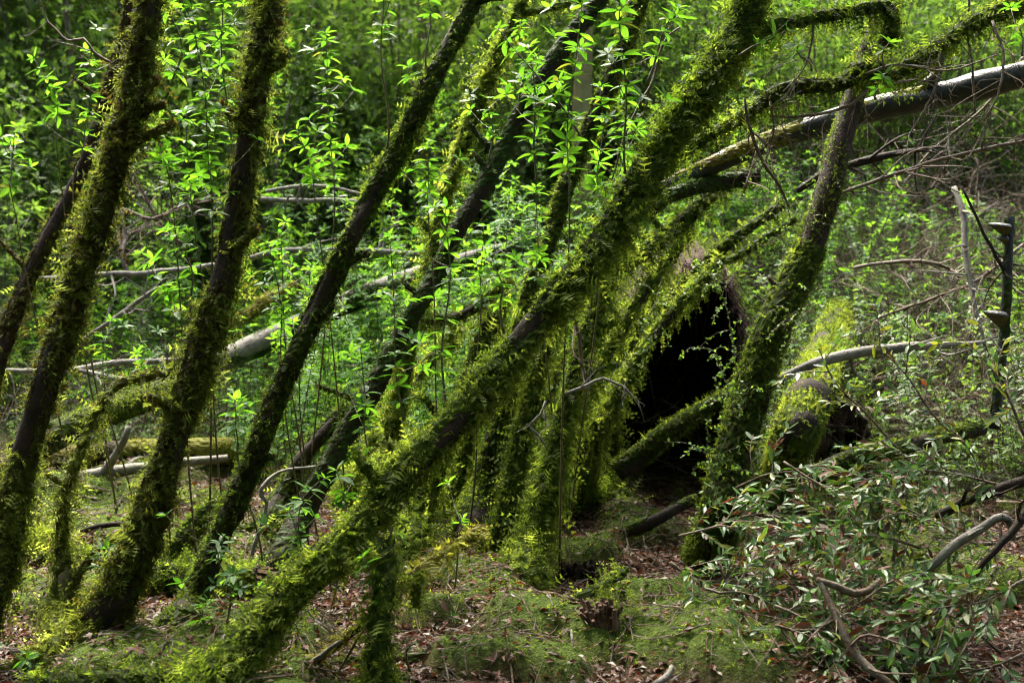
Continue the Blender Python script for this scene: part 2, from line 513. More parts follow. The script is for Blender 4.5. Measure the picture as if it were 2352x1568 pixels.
def moss_on_tube(mb, c, r, dens, rng, style='feather', size=0.045, gaps=0.38, seed=0, base_tint=0.5, topbias=0.0, beard=0.25):
    c = np.asarray(c, float); r = np.asarray(r, float)
    seg = np.linalg.norm(np.diff(c, axis=0), axis=1)
    area = seg * (r[1:] + r[:-1]) * math.pi
    n = int(dens * area.sum())
    if n == 0: return
    L = np.concatenate([[0], np.cumsum(seg)])
    k = rng.choice(len(seg), n, p=area / area.sum()); u = rng.random(n)
    T, N, B = frames(c)
    pc = c[k] * (1 - u)[:, None] + c[k + 1] * u[:, None]
    rad = r[k] * (1 - u) + r[k + 1] * u
    ph = rng.random(n) * 2 * math.pi
    nrm = unit(np.cos(ph)[:, None] * N[k] + np.sin(ph)[:, None] * B[k])
    s = L[k] + u * seg[k]
    g = 0.5 * (fbm(s * 4.0 + seed * 3.7, np.cos(ph) * 1.1 + 7 + seed, 3) + fbm(s * 4.0 + seed * 5.1 + 50, np.sin(ph) * 1.1 + 23, 3))
    keep = (g + topbias * nrm[:, 2] + rng.normal(0, 0.03, n)) > gaps
    vd = unit(CAM[None] - pc); keep &= ((nrm * vd).sum(1) > -.4) | (rng.random(n) < .35)
    pc, rad, nrm, g, s, tt = pc[keep], rad[keep], nrm[keep], g[keep], s[keep], T[k][keep]
    n = len(pc)
    # cushions: thicker where the noise is high
    lift = np.clip((g - gaps) * 0.16, 0, 0.03) * (size / 0.045)
    pos = pc + nrm * (rad * 0.97 + lift * rng.random(n))[:, None]
    dz = np.array([0, 0, -1.0])
    rd = rng.normal(size=(n, 3))
    under = np.clip(-nrm[:, 2], 0, 1)[:, None]
    sz = size * rng.uniform(0.55, 1.35, n) * (0.65 + 1.0 * np.clip((g - gaps) * 3.5, 0, 1))
    tint = np.clip(base_tint + 0.55 * (fbm(s * 1.7 + seed, nrm[:, 0] * 1.2 + 4, 2) - 0.5) + rng.normal(0, 0.17, n), 0, 1)
    kind = rng.random(n)
    if style == 'feather':
        sets = [(T_FEATHER, 0.62), (T_FLAKE, 0.17), (T_TUFT, 0.21)]
    elif style == 'fuzz':
        sets = [(T_TUFT, 0.8), (T_FEATHER, 0.2)]
    elif style == 'beard':
        sets = [(T_FEATHER, 0.55), (T_STRAND, 0.25), (T_TUFT, 0.2)]
    else:
        sets = [(T_TUFT, 0.55), (T_FEATHER, 0.45)]
    up = np.array([0, 0, 1.0])
    acc = 0.0
    for tm, share in sets:
        m = (kind >= acc) & (kind < acc + share); acc += share
        if tm is T_STRAND:
            gd = nrm * 0.25 + dz * 1.0 + rd * 0.15
            mult = 2.0
        elif tm is T_FLAKE:
            gd = nrm * 0.7 + dz * 0.5 + rd * 0.4
            mult = 0.8
        elif tm is T_TUFT:
            gd = nrm * 0.9 + dz * 0.25 + rd * 0.35
            mult = 0.75
        else:
            gd = nrm * 1.0 + dz * (0.22 + 0.5 * under) + rd * 0.40
            mult = np.where(rng.random(n) < .16, 2.0, 1.15)
        ii = np.nonzero(m)[0]
        which = rng.integers(0, len(tm), len(ii))
        for w_ in range(len(tm)):
            q = ii[which == w_]
            ud = nrm[q] + up * 0.6 + rng.normal(0, 0.5, (len(q), 3))
            scatter(mb, tm[w_], pos[q], gd[q], ud, sz[q] * (mult[q] if np.ndim(mult) else mult), tint[q])
    # long strands hanging from the underside
    if beard > 0:
        q = np.nonzero((nrm[:, 2] < 0.25) & (rng.random(n) < beard * 0.25))[0]
        which = rng.integers(0, 3, len(q))
        for w_ in range(3):
            z = q[which == w_]
            scatter(mb, T_STRAND[w_], pos[z], dz[None] * 1.0 + nrm[z] * 0.15 + rng.normal(0, 0.12, (len(z), 3)), rng.normal(0, 1, (len(z), 3)), size * rng.uniform(1.4, 3.6, len(z)), np.clip(tint[z] + 0.1, 0, 1))


def moss_mat(mb, c, r, rng, gaps, seed, base_tint, topbias, thick):
    """continuous lumpy mat under the sprigs; dips below the bark where the moss is thin"""
    c = np.asarray(c, float)
    cc = spline(np.column_stack([c, r]), .02); c = cc[:, :3]; r = cc[:, 3]
    seg = np.linalg.norm(np.diff(c, axis=0), axis=1); L = np.concatenate([[0], np.cumsum(seg)])
    T, N, B = frames(c)
    k = int(np.clip(2 * math.pi * np.median(r) / .014, 7, 44))
    a = np.arange(k) / k * 2 * math.pi
    s = L[:, None] + 0 * a[None]; ph = a[None] + 0 * s
    g = 0.5 * (fbm(s * 4.0 + seed * 3.7, np.cos(ph) * 1.1 + 7 + seed, 3) + fbm(s * 4.0 + seed * 5.1 + 50, np.sin(ph) * 1.1 + 23, 3))
    nrm = np.cos(ph)[..., None] * N[:, None] + np.sin(ph)[..., None] * B[:, None]
    e = g + topbias * nrm[..., 2] - gaps
    off = np.where(e > 0, thick * (.35 + np.clip(e * 6, 0, 1)) * (.6 + .8 * rng.random(e.shape)), -.008)
    v = c[:, None] + (r[:, None] + off)[..., None] * nrm + rng.normal(0, .0025, nrm.shape)
    m = len(c)
    i = np.arange(m - 1)[:, None] * k + np.arange(k)[None]; j = np.arange(m - 1)[:, None] * k + (np.arange(k) + 1)[None] % k
    f = np.concatenate([np.stack([i, j, j + k], -1).reshape(-1, 3), np.stack([i, j + k, i + k], -1).reshape(-1, 3)])
    eb = e.reshape(-1); f = f[(eb[f] > -.03).any(1)]
    tint = np.clip(base_tint - .28 + .5 * (fbm(s * 1.7 + seed, nrm[..., 0] * 1.2 + 4, 2) - .5) + rng.normal(0, .2, e.shape), 0, 1)  # older brown moss under the tips, darkened further to paint shade into trunk faces
    mb.add(v.reshape(-1, 3), f, tint.reshape(-1))


def leaf_tmpl(n=4, width=0.34, fold=0.12, droop=0.18, tip=1.0, pet=0.06):
    """leaf blade along +X, length 1, folded along its midrib"""
    s = np.linspace(0, 1, n + 2)
    v = [(-pet, 0, 0)]
    prof = np.sin(np.pi * s ** 0.85) ** 0.85
    rows = []
    for i, u in enumerate(s):
        z = -droop * u * u
        if i == 0 or i == n + 1:
            v.append((u, 0, z)); rows.append([len(v) - 1])
        else:
            hw = width * 0.5 * prof[i]
            v += [(u, -hw, z + fold * hw * 2), (u, 0, z), (u, hw, z + fold * hw * 2)]
            rows.append([len(v) - 3, len(v) - 2, len(v) - 1])
    f = []
    a = rows[0][0]; b = rows[1]
    f += [(a, b[0], b[1]), (a, b[1], b[2])]
    for i in range(1, n):
        p, q = rows[i], rows[i + 1]
        f += [(p[0], q[0], q[1]), (p[0], q[1], p[1]), (p[1], q[1], q[2]), (p[1], q[2], p[2])]
    p = rows[n]; e = rows[n + 1][0]
    f += [(p[0], e, p[1]), (p[1], e, p[2])]
    # petiole
    k = len(v)
    v += [(-pet, 0.012, 0), (-pet, -0.012, 0), (0.05, 0, 0)]
    f.append((k, k + 1, k + 2))
    return np.array(v), np.array(f)[:, [0, 1, 2]]


L_SAP = [leaf_tmpl(4, 0.38, 0.10, 0.16), leaf_tmpl(4, 0.42, 0.16, 0.28), leaf_tmpl(4, 0.34, 0.06, 0.05)]
L_OVAL = [leaf_tmpl(4, 0.30, 0.10, 0.10), leaf_tmpl(4, 0.27, 0.20, 0.28), leaf_tmpl(4, 0.34, 0.05, -0.08)]
L_LOW = [leaf_tmpl(2, 0.36, 0.12, 0.2), leaf_tmpl(2, 0.42, 0.05, 0.1)]

L_FAR = [(np.array([(0, 0, 0), (.5, -.2, .06), (1, 0, -.12), (.5, .2, .06), (.5, 0, 0)]), np.array([(0, 1, 4), (1, 2, 4), (4, 2, 3), (0, 4, 3)])), (np.array([(0, 0, 0), (.45, -.26, .1), (1, 0, -.25), (.45, .26, .1), (.5, 0, -.02)]), np.array([(0, 1, 4), (1, 2, 4), (4, 2, 3), (0, 4, 3)]))]


def tmpl_mesh(name, tm, mat):
    mb = MB(); mb.add(tm[0], tm[1], 0.0)
    return mb.mesh(name, mat, True)


ME_SAP = [tmpl_mesh('leaf', t, M_LEAF) for t in L_SAP]
ME_OVAL = [tmpl_mesh('leaf', t, M_SHRUB) for t in L_OVAL]
ME_OVALY = [tmpl_mesh('leaf', t, M_SHRUBY) for t in L_OVAL]
ME_OVALD = [tmpl_mesh('leaf', t, M_DEAD) for t in L_OVAL]

# ------------------------------------------------------------------ tubes given in plan pixels
def pxpath(pts, d0=None):
    """[(px, py, depth, width_px)] -> world centres and radii; depth 'g' = on the ground"""
    out = []
    for i_, (px, py, d, wd) in enumerate(pts):
        if d == 'g': d = float(np.clip(GD(px, py), pts[i_ + 1][2] - .22, pts[i_ + 1][2] + .25))
        p = P(px, py, d)
        out.append((*p, wd * 0.5 * d / FPX))
    return np.array(out)


def crown(root, top, rng, n=800, R=(1.9, 1.9, 1.1), mat=None, limbs=5, size=0.13):
    """limbs and leaf clumps above the frame"""
    lb = MB()
    cl = []
    for i in range(limbs):
        a = rng.uniform(0, 2 * math.pi)
        e = top + np.array([math.cos(a) * R[0] * 0.7, math.sin(a) * R[1] * 0.7, rng.uniform(0.2, 1.0) * R[2]])
        m = (top + e) / 2 + rng.normal(0, 0.15, 3) + np.array([0, 0, 0.15])
        c = spline(np.array([top, m, e]), 0.2)
        lb.tube(c, np.linspace(0.04, 0.008, len(c)), 5)
        for t in (0.5, 0.75, 1.0): cl.append(c[int(t * (len(c) - 1))])
    cl = np.array(cl)
    fo = MB()
    k = rng.integers(0, len(cl), n)
    pos = cl[k] + rng.normal(0, 0.38, (n, 3)) * np.array([1, 1, .7])
    gd = rng.normal(size=(n, 3)) + np.array([0, 0, -.2])
    for j in range(2):
        q = np.arange(n) % 2 == j
        scatter(fo, L_FAR[j], pos[q], gd[q], rng.normal(0, .5, (q.sum(), 3)) + np.array([0, 0, 1.0]), rng.uniform(.6, 1.3, q.sum()) * size, rng.random(q.sum()))
    part('limb', lb, M_BARK, root, True)
    part('crown', fo, mat or M_FAR, root, True, 'stuff')


def mossy(name, label, cat, pts, bark, moss=None, dens=4200, style='feather', size=0.045, gaps=0.40, tint=0.5, topbias=0.0, beard=0.25,
          step=0.04, k=14, rough=0.2, group=None, crown_to=None, seed=None, sub=None, mult=1.0):
    global _sd
    _sd += 1
    rng = np.random.default_rng(_sd * 13 + 5)
    pp = pxpath(pts)
    foot = pts[0][2] == 'g'
    if foot:
        b_ = pp[0].copy(); dr_ = pp[0][:3] - pp[1][:3]; b_[:3] += unit(dr_) * .05 * [1, 1, .3] + [0, 0, -.22]; b_[3] *= 1.25
        pp = np.vstack([b_, pp])
    c = spline(pp, step)
    r = np.maximum(c[:, 3], 0.002) * mult * (.64 if moss is not None and style != 'fuzz' else .80); c = c[:, :3]
    vis = len(c)
    top = None
    if crown_to is not None:
        d = unit(c[-1] - c[-6])
        e1 = c[-1] + d * crown_to[0] + np.array([0, 0, .2]); e2 = e1 + d * crown_to[1] + np.array([0, 0, crown_to[1] * .7])
        cc = spline(np.array([[*c[-1], r[-1]], [*e1, r[-1] * .85], [*e2, r[-1] * .5]]), 0.1)
        c = np.vstack([c, cc[1:, :3]]); r = np.concatenate([r, cc[1:, 3]]); top = e2
    root = thing(name, c[0], label, cat, group)
    tb = MB(); tb.tube(c, r, k, 0.5, rough, _sd * 7)
    part('trunk' if cat in ('tree', 'log', 'stump') else 'stem', tb, bark, root, True)
    roots_ = []
    if cat == 'tree' and vis > 30:
        for i_ in range(4 if crown_to is not None else 2):
            j_ = rng.integers(int(vis * .25), int(vis * .95)); td_ = unit(c[j_] - c[j_ - 2])
            dv_ = unit(np.array([rng.choice([-1, 1]) * 1.0, rng.uniform(-.8, .3), rng.uniform(.0, .7)]) + td_ * .5); L_ = rng.uniform(.07, .2)
            sc_ = spline(np.array([c[j_], c[j_] + dv_ * (r[j_] + L_ * .5), c[j_] + dv_ * (r[j_] + L_) + rng.normal(0, .02, 3)]), .02)
            sb_ = MB(); sb_.tube(sc_, np.linspace(r[j_] * .3, max(r[j_] * .12, .003), len(sc_)), 7, .5, .2, i_); part('branch_stub', sb_, bark, root, True)
            if moss is not None: roots_.append((sc_, np.linspace(r[j_] * .3, max(r[j_] * .12, .003), len(sc_))))
    if foot and cat == 'tree':
        b_ = pp[1][:3]; rw = min(pp[1][3] * .6, .042)
        for i_ in range(5):
            a_ = i_ * 1.2566 + rng.normal(0, .35); L_ = rng.uniform(1.6, 3.6) * rw + .05; dv_ = np.array([math.cos(a_), math.sin(a_), 0])
            q_ = np.array([b_ + [0, 0, rw * 1.1], b_ + dv_ * L_ * .45 + [0, 0, rw * .25], b_ + dv_ * L_ + rng.normal(0, .02, 3)])
            for z_ in (1, 2): q_[z_, 2] = H(q_[z_, 0], q_[z_, 1]) + (rw * .3 if z_ == 1 else -.03)
            rc_ = spline(q_, .03); rr_ = np.linspace(rw * .5, rw * .16, len(rc_)); roots_.append((rc_, rr_))
            rb_ = MB(); rb_.tube(rc_, rr_, 8, .5, .15, _sd + i_); part('root', rb_, bark, root, True)
    if moss is not None:
        mm = MB()
        for rc_, rr_ in roots_:
            moss_mat(mm, rc_, rr_, rng, gaps - .08, _sd, tint, .1, size * .18); moss_on_tube(mm, rc_, rr_, dens * 1.2, rng, style, size * .6, gaps - .08, _sd, tint, .1, 0)
        moss_mat(mm, c[:vis + 8], r[:vis + 8], rng, gaps - .02, _sd, tint, topbias, size * .18)
        moss_on_tube(mm, c[:vis + 8], r[:vis + 8], dens * 1.4, rng, style, size * .66, gaps - .03, _sd, tint, topbias, beard)
        part('moss', mm, moss, root, False, 'stuff')
    if top is not None: crown(root, top, rng)
    return root, c, r


_sd = 0
TREES = {}

# thick leaning mossy trunks (depth in metres along the view axis; 'g' = where it meets the ground)
d1 = 4.62
TREES['one'] = mossy('tree', 'thick mossy trunk leaning at the picture edge, its base cut off, nearest the corner', 'tree',
    [(-75, 1500, 4.5, 110), (-25, 1380, 4.55, 104), (12, 1250, 4.6, 100), (52, 1060, d1, 92), (112, 860, d1, 86), (182, 650, 4.68, 84), (232, 470, 4.7, 84), (282, 300, 4.75, 86), (318, 160, 4.8, 80), (338, 50, 4.8, 74), (352, -60, 4.85, 70)],
    M_BARK, M_MOSS, 6600, 'feather', 0.044, 0.37, 0.56, beard=0.2, mult=.92, crown_to=(1.2, 1.6))
TREES['two'] = mossy('tree', 'thick shaggy mossy trunk with flared foot, second of the two steep trunks', 'tree',
    [(95, 1530, 'g', 120), (190, 1480, 4.75, 150), (262, 1385, 4.78, 130), (325, 1240, 4.82, 112), (388, 1040, 4.86, 102), (445, 860, 4.9, 96), (508, 660, 4.95, 88), (545, 480, 4.98, 84), (572, 320, 5.0, 78), (592, 170, 5.02, 74), (608, 50, 5.05, 76), (618, -60, 5.1, 70)],
    M_BARK, M_MOSS, 6600, 'feather', 0.046, 0.365, 0.6, beard=0.3, mult=.92, crown_to=(1.0, 1.8))
TREES['back'] = mossy('tree', 'thinner dark trunk half hidden behind the thick mossy trunk nearest the corner', 'tree',
    [(-30, 930, 6.2, 50), (0, 820, 6.2, 48), (55, 660, 6.3, 46), (112, 540, 6.35, 45), (182, 400, 6.4, 42), (240, 240, 6.4, 40), (285, 90, 6.5, 38), (310, -40, 6.5, 36)],
    M_BARKR, M_MOSS, 3600, 'beard', 0.045, 0.47, 0.5, beard=0.6)
TREES['three'] = mossy('tree', 'slim straight mossy trunk leaning across the thicket, third from the picture corner', 'tree',
    [(405, 1440, 'g', 100), (445, 1385, 5.2, 74), (488, 1280, 5.25, 62), (545, 1150, 5.3, 56), (592, 1030, 5.3, 56), (640, 910, 5.35, 52), (682, 810, 5.35, 50), (742, 680, 5.4, 50), (800, 560, 5.4, 50), (862, 440, 5.45, 48), (922, 330, 5.5, 46), (982, 210, 5.5, 46), (1040, 95, 5.55, 44), (1085, 0, 5.6, 44), (1112, -60, 5.6, 40)],
    M_BARK, M_MOSSB, 5000, 'fuzz', 0.042, 0.42, 0.42, beard=0.3, crown_to=(1.0, 1.5))
TREES['four'] = mossy('tree', 'nearly bare black leaning trunk crossing the bright leaves, moss only low down', 'tree',
    [(640, 1300, 'g', 90), (690, 1190, 5.9, 70), (745, 1090, 5.95, 58), (795, 995, 6.0, 54), (850, 905, 6.0, 52), (900, 810, 6.05, 50), (952, 715, 6.05, 50), (1000, 635, 6.1, 48), (1052, 530, 6.1, 46), (1112, 430, 6.15, 46), (1165, 325, 6.2, 46), (1222, 220, 6.2, 48), (1292, 110, 6.25, 46), (1372, 5, 6.3, 44), (1405, -45, 6.3, 42)],
    M_BARK, M_MOSSD, 5200, 'fuzz', 0.026, 0.44, 0.4, topbias=0.05, beard=0.15, crown_to=(1.0, 1.2))
TREES['five'] = mossy('tree', 'slender trunk wrapped in pale feathery moss, between two dark leaning trunks', 'tree',
    [(868, 1200, 'g', 60), (895, 1030, 6.5, 46), (912, 950, 6.5, 44), (930, 850, 6.5, 42), (955, 735, 6.55, 40), (985, 640, 6.55, 38), (1005, 545, 6.6, 38), (1032, 420, 6.6, 34), (1065, 320, 6.6, 32), (1112, 205, 6.65, 32), (1160, 95, 6.7, 28), (1190, 30, 6.7, 24), (1205, -40, 6.7, 22)],
    M_BARK, M_MOSSB, 7000, 'feather', 0.05, 0.36, 0.7, beard=0.1)
TREES['six'] = mossy('tree', 'dark trunk rising steeply behind the big diagonal trunk towards the top edge', 'tree',
    [(1085, 1215, 'g', 100), (1108, 1120, 6.5, 74), (1136, 1010, 6.5, 60), (1165, 900, 6.5, 50), (1195, 780, 6.55, 46), (1215, 680, 6.6, 44), (1245, 590, 6.6, 42), (1275, 510, 6.65, 40), (1302, 425, 6.65, 38), (1342, 325, 6.7, 38), (1390, 215, 6.7, 40), (1440, 90, 6.75, 40), (1472, -5, 6.8, 38), (1490, -60, 6.8, 36)],
    M_BARK, M_MOSSB, 5600, 'fuzz', 0.042, 0.40, 0.5, beard=0.5)
TREES['main'] = mossy('tree', 'biggest trunk, a thick mossy diagonal running from bottom edge to top edge', 'tree',
    [(430, 1640, 4.05, 200), (510, 1548, 4.2, 168), (572, 1470, 4.28, 150), (645, 1392, 4.35, 140), (740, 1300, 4.42, 124), (830, 1212, 4.5, 114), (900, 1115, 4.55, 108), (972, 1040, 4.6, 104), (1058, 960, 4.66, 106), (1125, 880, 4.72, 110), (1202, 780, 4.78, 112), (1282, 680, 4.84, 110), (1362, 590, 4.9, 108), (1422, 505, 4.95, 110), (1480, 405, 5.0, 116), (1540, 312, 5.05, 112), (1600, 238, 5.1, 108), (1652, 155, 5.15, 112), (1700, 70, 5.2, 108), (1732, -20, 5.25, 100), (1750, -80, 5.3, 96)],
    M_BARK, M_MOSSB, 6200, 'feather', 0.046, 0.365, 0.6, topbias=0.03, beard=0.5, crown_to=(1.2, 1.4), k=18, mult=.84)
TREES['right'] = mossy('tree', 'stout trunk with bare reddish upper bark and velvety green moss below, beside the dark hollow', 'tree',
    [(1625, 1290, 'g', 150), (1650, 1200, 5.75, 120), (1672, 1085, 5.8, 112), (1708, 965, 5.85, 108), (1742, 850, 5.9, 106), (1782, 740, 5.9, 98), (1830, 640, 5.95, 94), (1872, 535, 6.0, 84), (1902, 440, 6.0, 78), (1930, 335, 6.05, 74), (1958, 235, 6.1, 70), (1992, 120, 6.1, 60), (2018, 50, 6.15, 52), (2045, -40, 6.2, 48)],
    M_BARKR, None, rough=0.09, crown_to=(0.9, 1.5), k=18, mult=.9)
root, c, r = TREES['right']
mm = MB(); sel = c[:, 2] < P(1870, 560, 6)[2]
moss_mat(mm, c[sel], r[sel], np.random.default_rng(90), .28, 77, .4, 0, .006)
moss_on_tube(mm, c[sel], r[sel], 11000, np.random.default_rng(91), 'fuzz', 0.019, 0.30, 77, 0.45, 0, 0.15)
sel = (c[:, 2] > P(1872, 590, 6)[2]) & (c[:, 2] < P(1960, 230, 6.1)[2])
moss_on_tube(mm, c[sel], r[sel], 11000, np.random.default_rng(93), 'fuzz', 0.02, 0.50, 77, 0.4, 0, 0.1)
sel = c[:, 2] > P(1990, 170, 6.1)[2]; sel[(c[:, 2] > P(2040, -60, 6.1)[2])] = False
moss_on_tube(mm, c[sel], r[sel], 6000, np.random.default_rng(92), 'beard', 0.04, 0.36, 78, 0.5, 0, 0.6)
part('moss', mm, M_MOSSB, root, False, 'stuff')

# the stand of thinner mossy trunks behind the big diagonal
mossy('tree', 'mossy trunk whose foot stands foremost in the clump below the big diagonal', 'tree',
    [(1210, 1325, 'g', 120), (1228, 1240, 5.8, 92), (1255, 1130, 5.85, 78), (1280, 1030, 5.9, 62), (1300, 950, 5.9, 54), (1322, 870, 5.95, 48), (1345, 790, 6.0, 46), (1372, 710, 6.05, 44), (1400, 620, 6.1, 40), (1440, 540, 6.1, 34)],
    M_BARK, M_MOSSB, 6500, 'beard', 0.05, 0.32, 0.66, beard=0.6)
mossy('tree', 'dark slim trunk with curved shaggy foot, second foot in the mossy clump', 'tree',
    [(1160, 1262, 'g', 110), (1172, 1180, 6.15, 72), (1188, 1080, 6.2, 56), (1206, 980, 6.25, 50), (1222, 900, 6.3, 46), (1250, 800, 6.3, 42), (1290, 720, 6.4, 40), (1380, 640, 6.5, 40), (1465, 590, 6.6, 40), (1545, 530, 6.7, 40), (1640, 440, 6.8, 40), (1700, 380, 6.9, 40)],
    M_BARK, M_MOSSB, 6000, 'beard', 0.046, 0.34, 0.66, beard=0.6)
mossy('tree', 'shaggy trunk foot under the big diagonal, closest to the broken ferny stick', 'tree',
    [(945, 1262, 'g', 120), (965, 1180, 6.1, 80), (995, 1100, 6.15, 62), (1030, 1010, 6.2, 52), (1070, 900, 6.3, 46), (1110, 780, 6.4, 42), (1160, 690, 6.5, 38)],
    M_BARK, M_MOSSB, 6000, 'beard', 0.05, 0.34, 0.68, beard=0.6)
mossy('tree', 'slim mossy stem curving up towards the hollow, behind the foremost clump trunk', 'tree',
    [(1275, 1180, 'g', 80), (1300, 1090, 6.7, 54), (1340, 1010, 6.7, 48), (1372, 930, 6.75, 44), (1400, 850, 6.8, 40), (1442, 780, 6.85, 36), (1480, 700, 6.9, 32), (1530, 610, 6.95, 30), (1590, 520, 7.0, 26)],
    M_BARK, M_MOSSB, 6500, 'beard', 0.045, 0.34, 0.55, beard=0.4)
mossy('tree', 'column of hanging yellow-green moss beside the dark hollow', 'tree',
    [(1400, 1165, 'g', 70), (1402, 1080, 7.1, 52), (1400, 980, 7.1, 44), (1405, 900, 7.1, 38), (1430, 830, 7.15, 34), (1500, 740, 7.2, 32), (1600, 640, 7.3, 30)],
    M_BARK, M_MOSSB, 7000, 'beard', 0.05, 0.33, 0.72, beard=0.7)
mossy('tree', 'pale mossy stem in the gap of the clump, almost upright', 'tree',
    [(1222, 1170, 'g', 60), (1228, 1080, 6.9, 44), (1240, 1000, 6.95, 38), (1262, 900, 7.0, 34), (1300, 800, 7.0, 30)],
    M_FARBARK, M_MOSSB, 6500, 'beard', 0.045, 0.34, 0.75, beard=0.6)
mossy('tree', 'low mossy trunk leaning behind the nearly bare black trunk', 'tree',
    [(600, 1235, 'g', 80), (650, 1130, 6.6, 58), (700, 1045, 6.65, 50), (752, 985, 6.7, 46), (820, 920, 6.8, 40), (900, 860, 6.9, 36)],
    M_BARK, M_MOSSB, 5500, 'beard', 0.045, 0.38, 0.5, beard=0.5)

for lab, pts in [
    ('thin mossy stem at the outer side of the clump, bowing over the hollow', [(1345, 1130, 'g', 60), (1372, 1020, 6.6, 40), (1420, 900, 6.6, 34), (1490, 790, 6.65, 30), (1570, 690, 6.7, 26), (1660, 590, 6.8, 22)]),
    ('thin mossy stem between two shaggy feet under the big diagonal', [(1025, 1195, 'g', 60), (1052, 1090, 6.6, 42), (1080, 990, 6.65, 36), (1120, 870, 6.7, 32), (1170, 760, 6.8, 28)]),
    ('dark thin stem squeezed inside the clump', [(1130, 1215, 'g', 56), (1150, 1110, 6.7, 40), (1178, 1000, 6.75, 34), (1215, 880, 6.8, 30), (1270, 760, 6.9, 26)]),
    ('slim leaning stem just above the foremost clump trunk', [(1262, 1160, 'g', 50), (1290, 1060, 6.4, 36), (1330, 950, 6.4, 32), (1385, 830, 6.45, 28), (1450, 720, 6.5, 26), (1530, 600, 6.6, 22)]),
    ('slim mossy stem behind the black trunk, low in the thicket', [(800, 1130, 'g', 50), (850, 1030, 6.9, 34), (900, 950, 6.9, 30), (970, 850, 7.0, 26), (1060, 740, 7.1, 22)])]:
    mossy('tree', lab, 'tree', pts, M_BARK, M_MOSSB, 7000, 'beard', .05, .33, .72, beard=.6)

# boughs
mossy('bough', 'long mossy bough sagging from the top corner across to the big diagonal', 'branch',
    [(2420, -20, 5.6, 56), (2352, 10, 5.55, 52), (2250, 50, 5.5, 48), (2150, 112, 5.45, 46), (2060, 165, 5.4, 44), (1985, 160, 5.35, 56), (1930, 195, 5.35, 46), (1830, 200, 5.35, 40), (1765, 225, 5.35, 40), (1690, 280, 5.35, 36), (1612, 322, 5.3, 36), (1560, 355, 5.25, 30)],
    M_BARK, M_MOSSB, 6500, 'beard', 0.042, 0.36, 0.5, topbias=0.06, beard=1.0)
mossy('bough', 'level mossy bough near the top edge ending in a mossy knob', 'branch',
    [(1725, 75, 5.2, 34), (1850, 48, 5.2, 30), (1950, 28, 5.25, 28), (2030, 18, 5.3, 34), (2048, 50, 5.3, 46), (2035, 105, 5.3, 36)],
    M_BARK, M_MOSSB, 7500, 'beard', 0.045, 0.34, 0.5, topbias=0.05, beard=0.8)
mossy('bough', 'slender mossy side bough reaching towards the fork of the pale feathery trunk', 'branch',
    [(955, 730, 6.5, 30), (1010, 735, 6.4, 30), (1075, 715, 6.35, 28), (1140, 670, 6.3, 24), (1180, 640, 6.3, 18)],
    M_BARK, M_MOSSB, 7000, 'beard', 0.045, 0.36, 0.6, beard=0.8)
mossy('bough', 'thin mossy bough leaving the pale feathery trunk along the top edge', 'branch',
    [(1195, 35, 6.7, 16), (1250, 22, 6.6, 14), (1330, 5, 6.5, 12), (1400, -15, 6.4, 10)],
    M_BARK, M_MOSSB, 6000, 'feather', 0.03, 0.35, 0.6, beard=0.2)
mossy('bough', 'mossy bough sloping from the smooth log down towards the hollow', 'branch',
    [(1800, 470, 6.9, 28), (1720, 525, 6.9, 30), (1640, 590, 6.9, 32), (1570, 655, 7.0, 30), (1500, 720, 7.0, 28), (1440, 800, 7.1, 26)],
    M_BARK, M_MOSSB, 6500, 'beard', 0.04, 0.36, 0.45, beard=0.5)
mossy('bough', 'dark bough just beneath the smooth log, parallel to it', 'branch',
    [(1745, 400, 6.7, 30), (1680, 415, 6.7, 34), (1600, 430, 6.65, 36), (1540, 450, 6.6, 30), (1480, 500, 6.6, 26)],
    M_BARK, M_MOSSD, 5000, 'fuzz', 0.035, 0.42, 0.4, beard=0.3)
mossy('bough', 'thin mossy bough below the others, pointing at the stout reddish trunk', 'branch',
    [(1830, 500, 7.3, 16), (1760, 545, 7.3, 18), (1690, 590, 7.3, 20), (1620, 620, 7.3, 18)],
    M_BARK, M_MOSSB, 5000, 'beard', 0.035, 0.4, 0.5, beard=0.4)

# fallen logs
LOGS = {}
LOGS['smooth'] = mossy('fallen_log', 'smooth dark wet log slanting down from the picture edge behind the stout trunk', 'log',
    [(2460, 145, 6.2, 84), (2352, 172, 6.25, 80), (2240, 200, 6.3, 78), (2130, 226, 6.35, 74), (2010, 250, 6.4, 70), (1890, 285, 6.5, 64), (1790, 318, 6.55, 60), (1700, 352, 6.6, 56), (1600, 398, 6.7, 50), (1510, 440, 6.8, 44)],
    M_BARKG, M_MOSSY, 5200, 'fuzz', 0.022, 0.66, 0.55, topbias=0.16, beard=0, rough=0.10, k=24)
stub = MB(); c = spline(np.array([P(2125, 200, 6.33), P(2148, 175, 6.3), P(2160, 130, 6.28), P(2158, 85, 6.27)]), .03)
stub.tube(c, np.linspace(.034, .02, len(c)), 10, .5, .1)
part('branch_stub', stub, M_BARKG, LOGS['smooth'][0], True)
LOGS['grey'] = mossy('fallen_log', 'long pale grey log lying across the glade behind the slim trunk', 'log',
    [(1270, 545, 9.2, 36), (1130, 582, 9.0, 44), (990, 622, 8.8, 50), (850, 672, 8.6, 58), (740, 722, 8.4, 62), (640, 770, 8.3, 66), (560, 805, 8.2, 68), (470, 850, 8.1, 70)],
    M_GREY, M_MOSSD, 5000, 'fuzz', 0.025, 0.50, 0.5, topbias=-0.08, beard=0.2, rough=0.06, k=18)
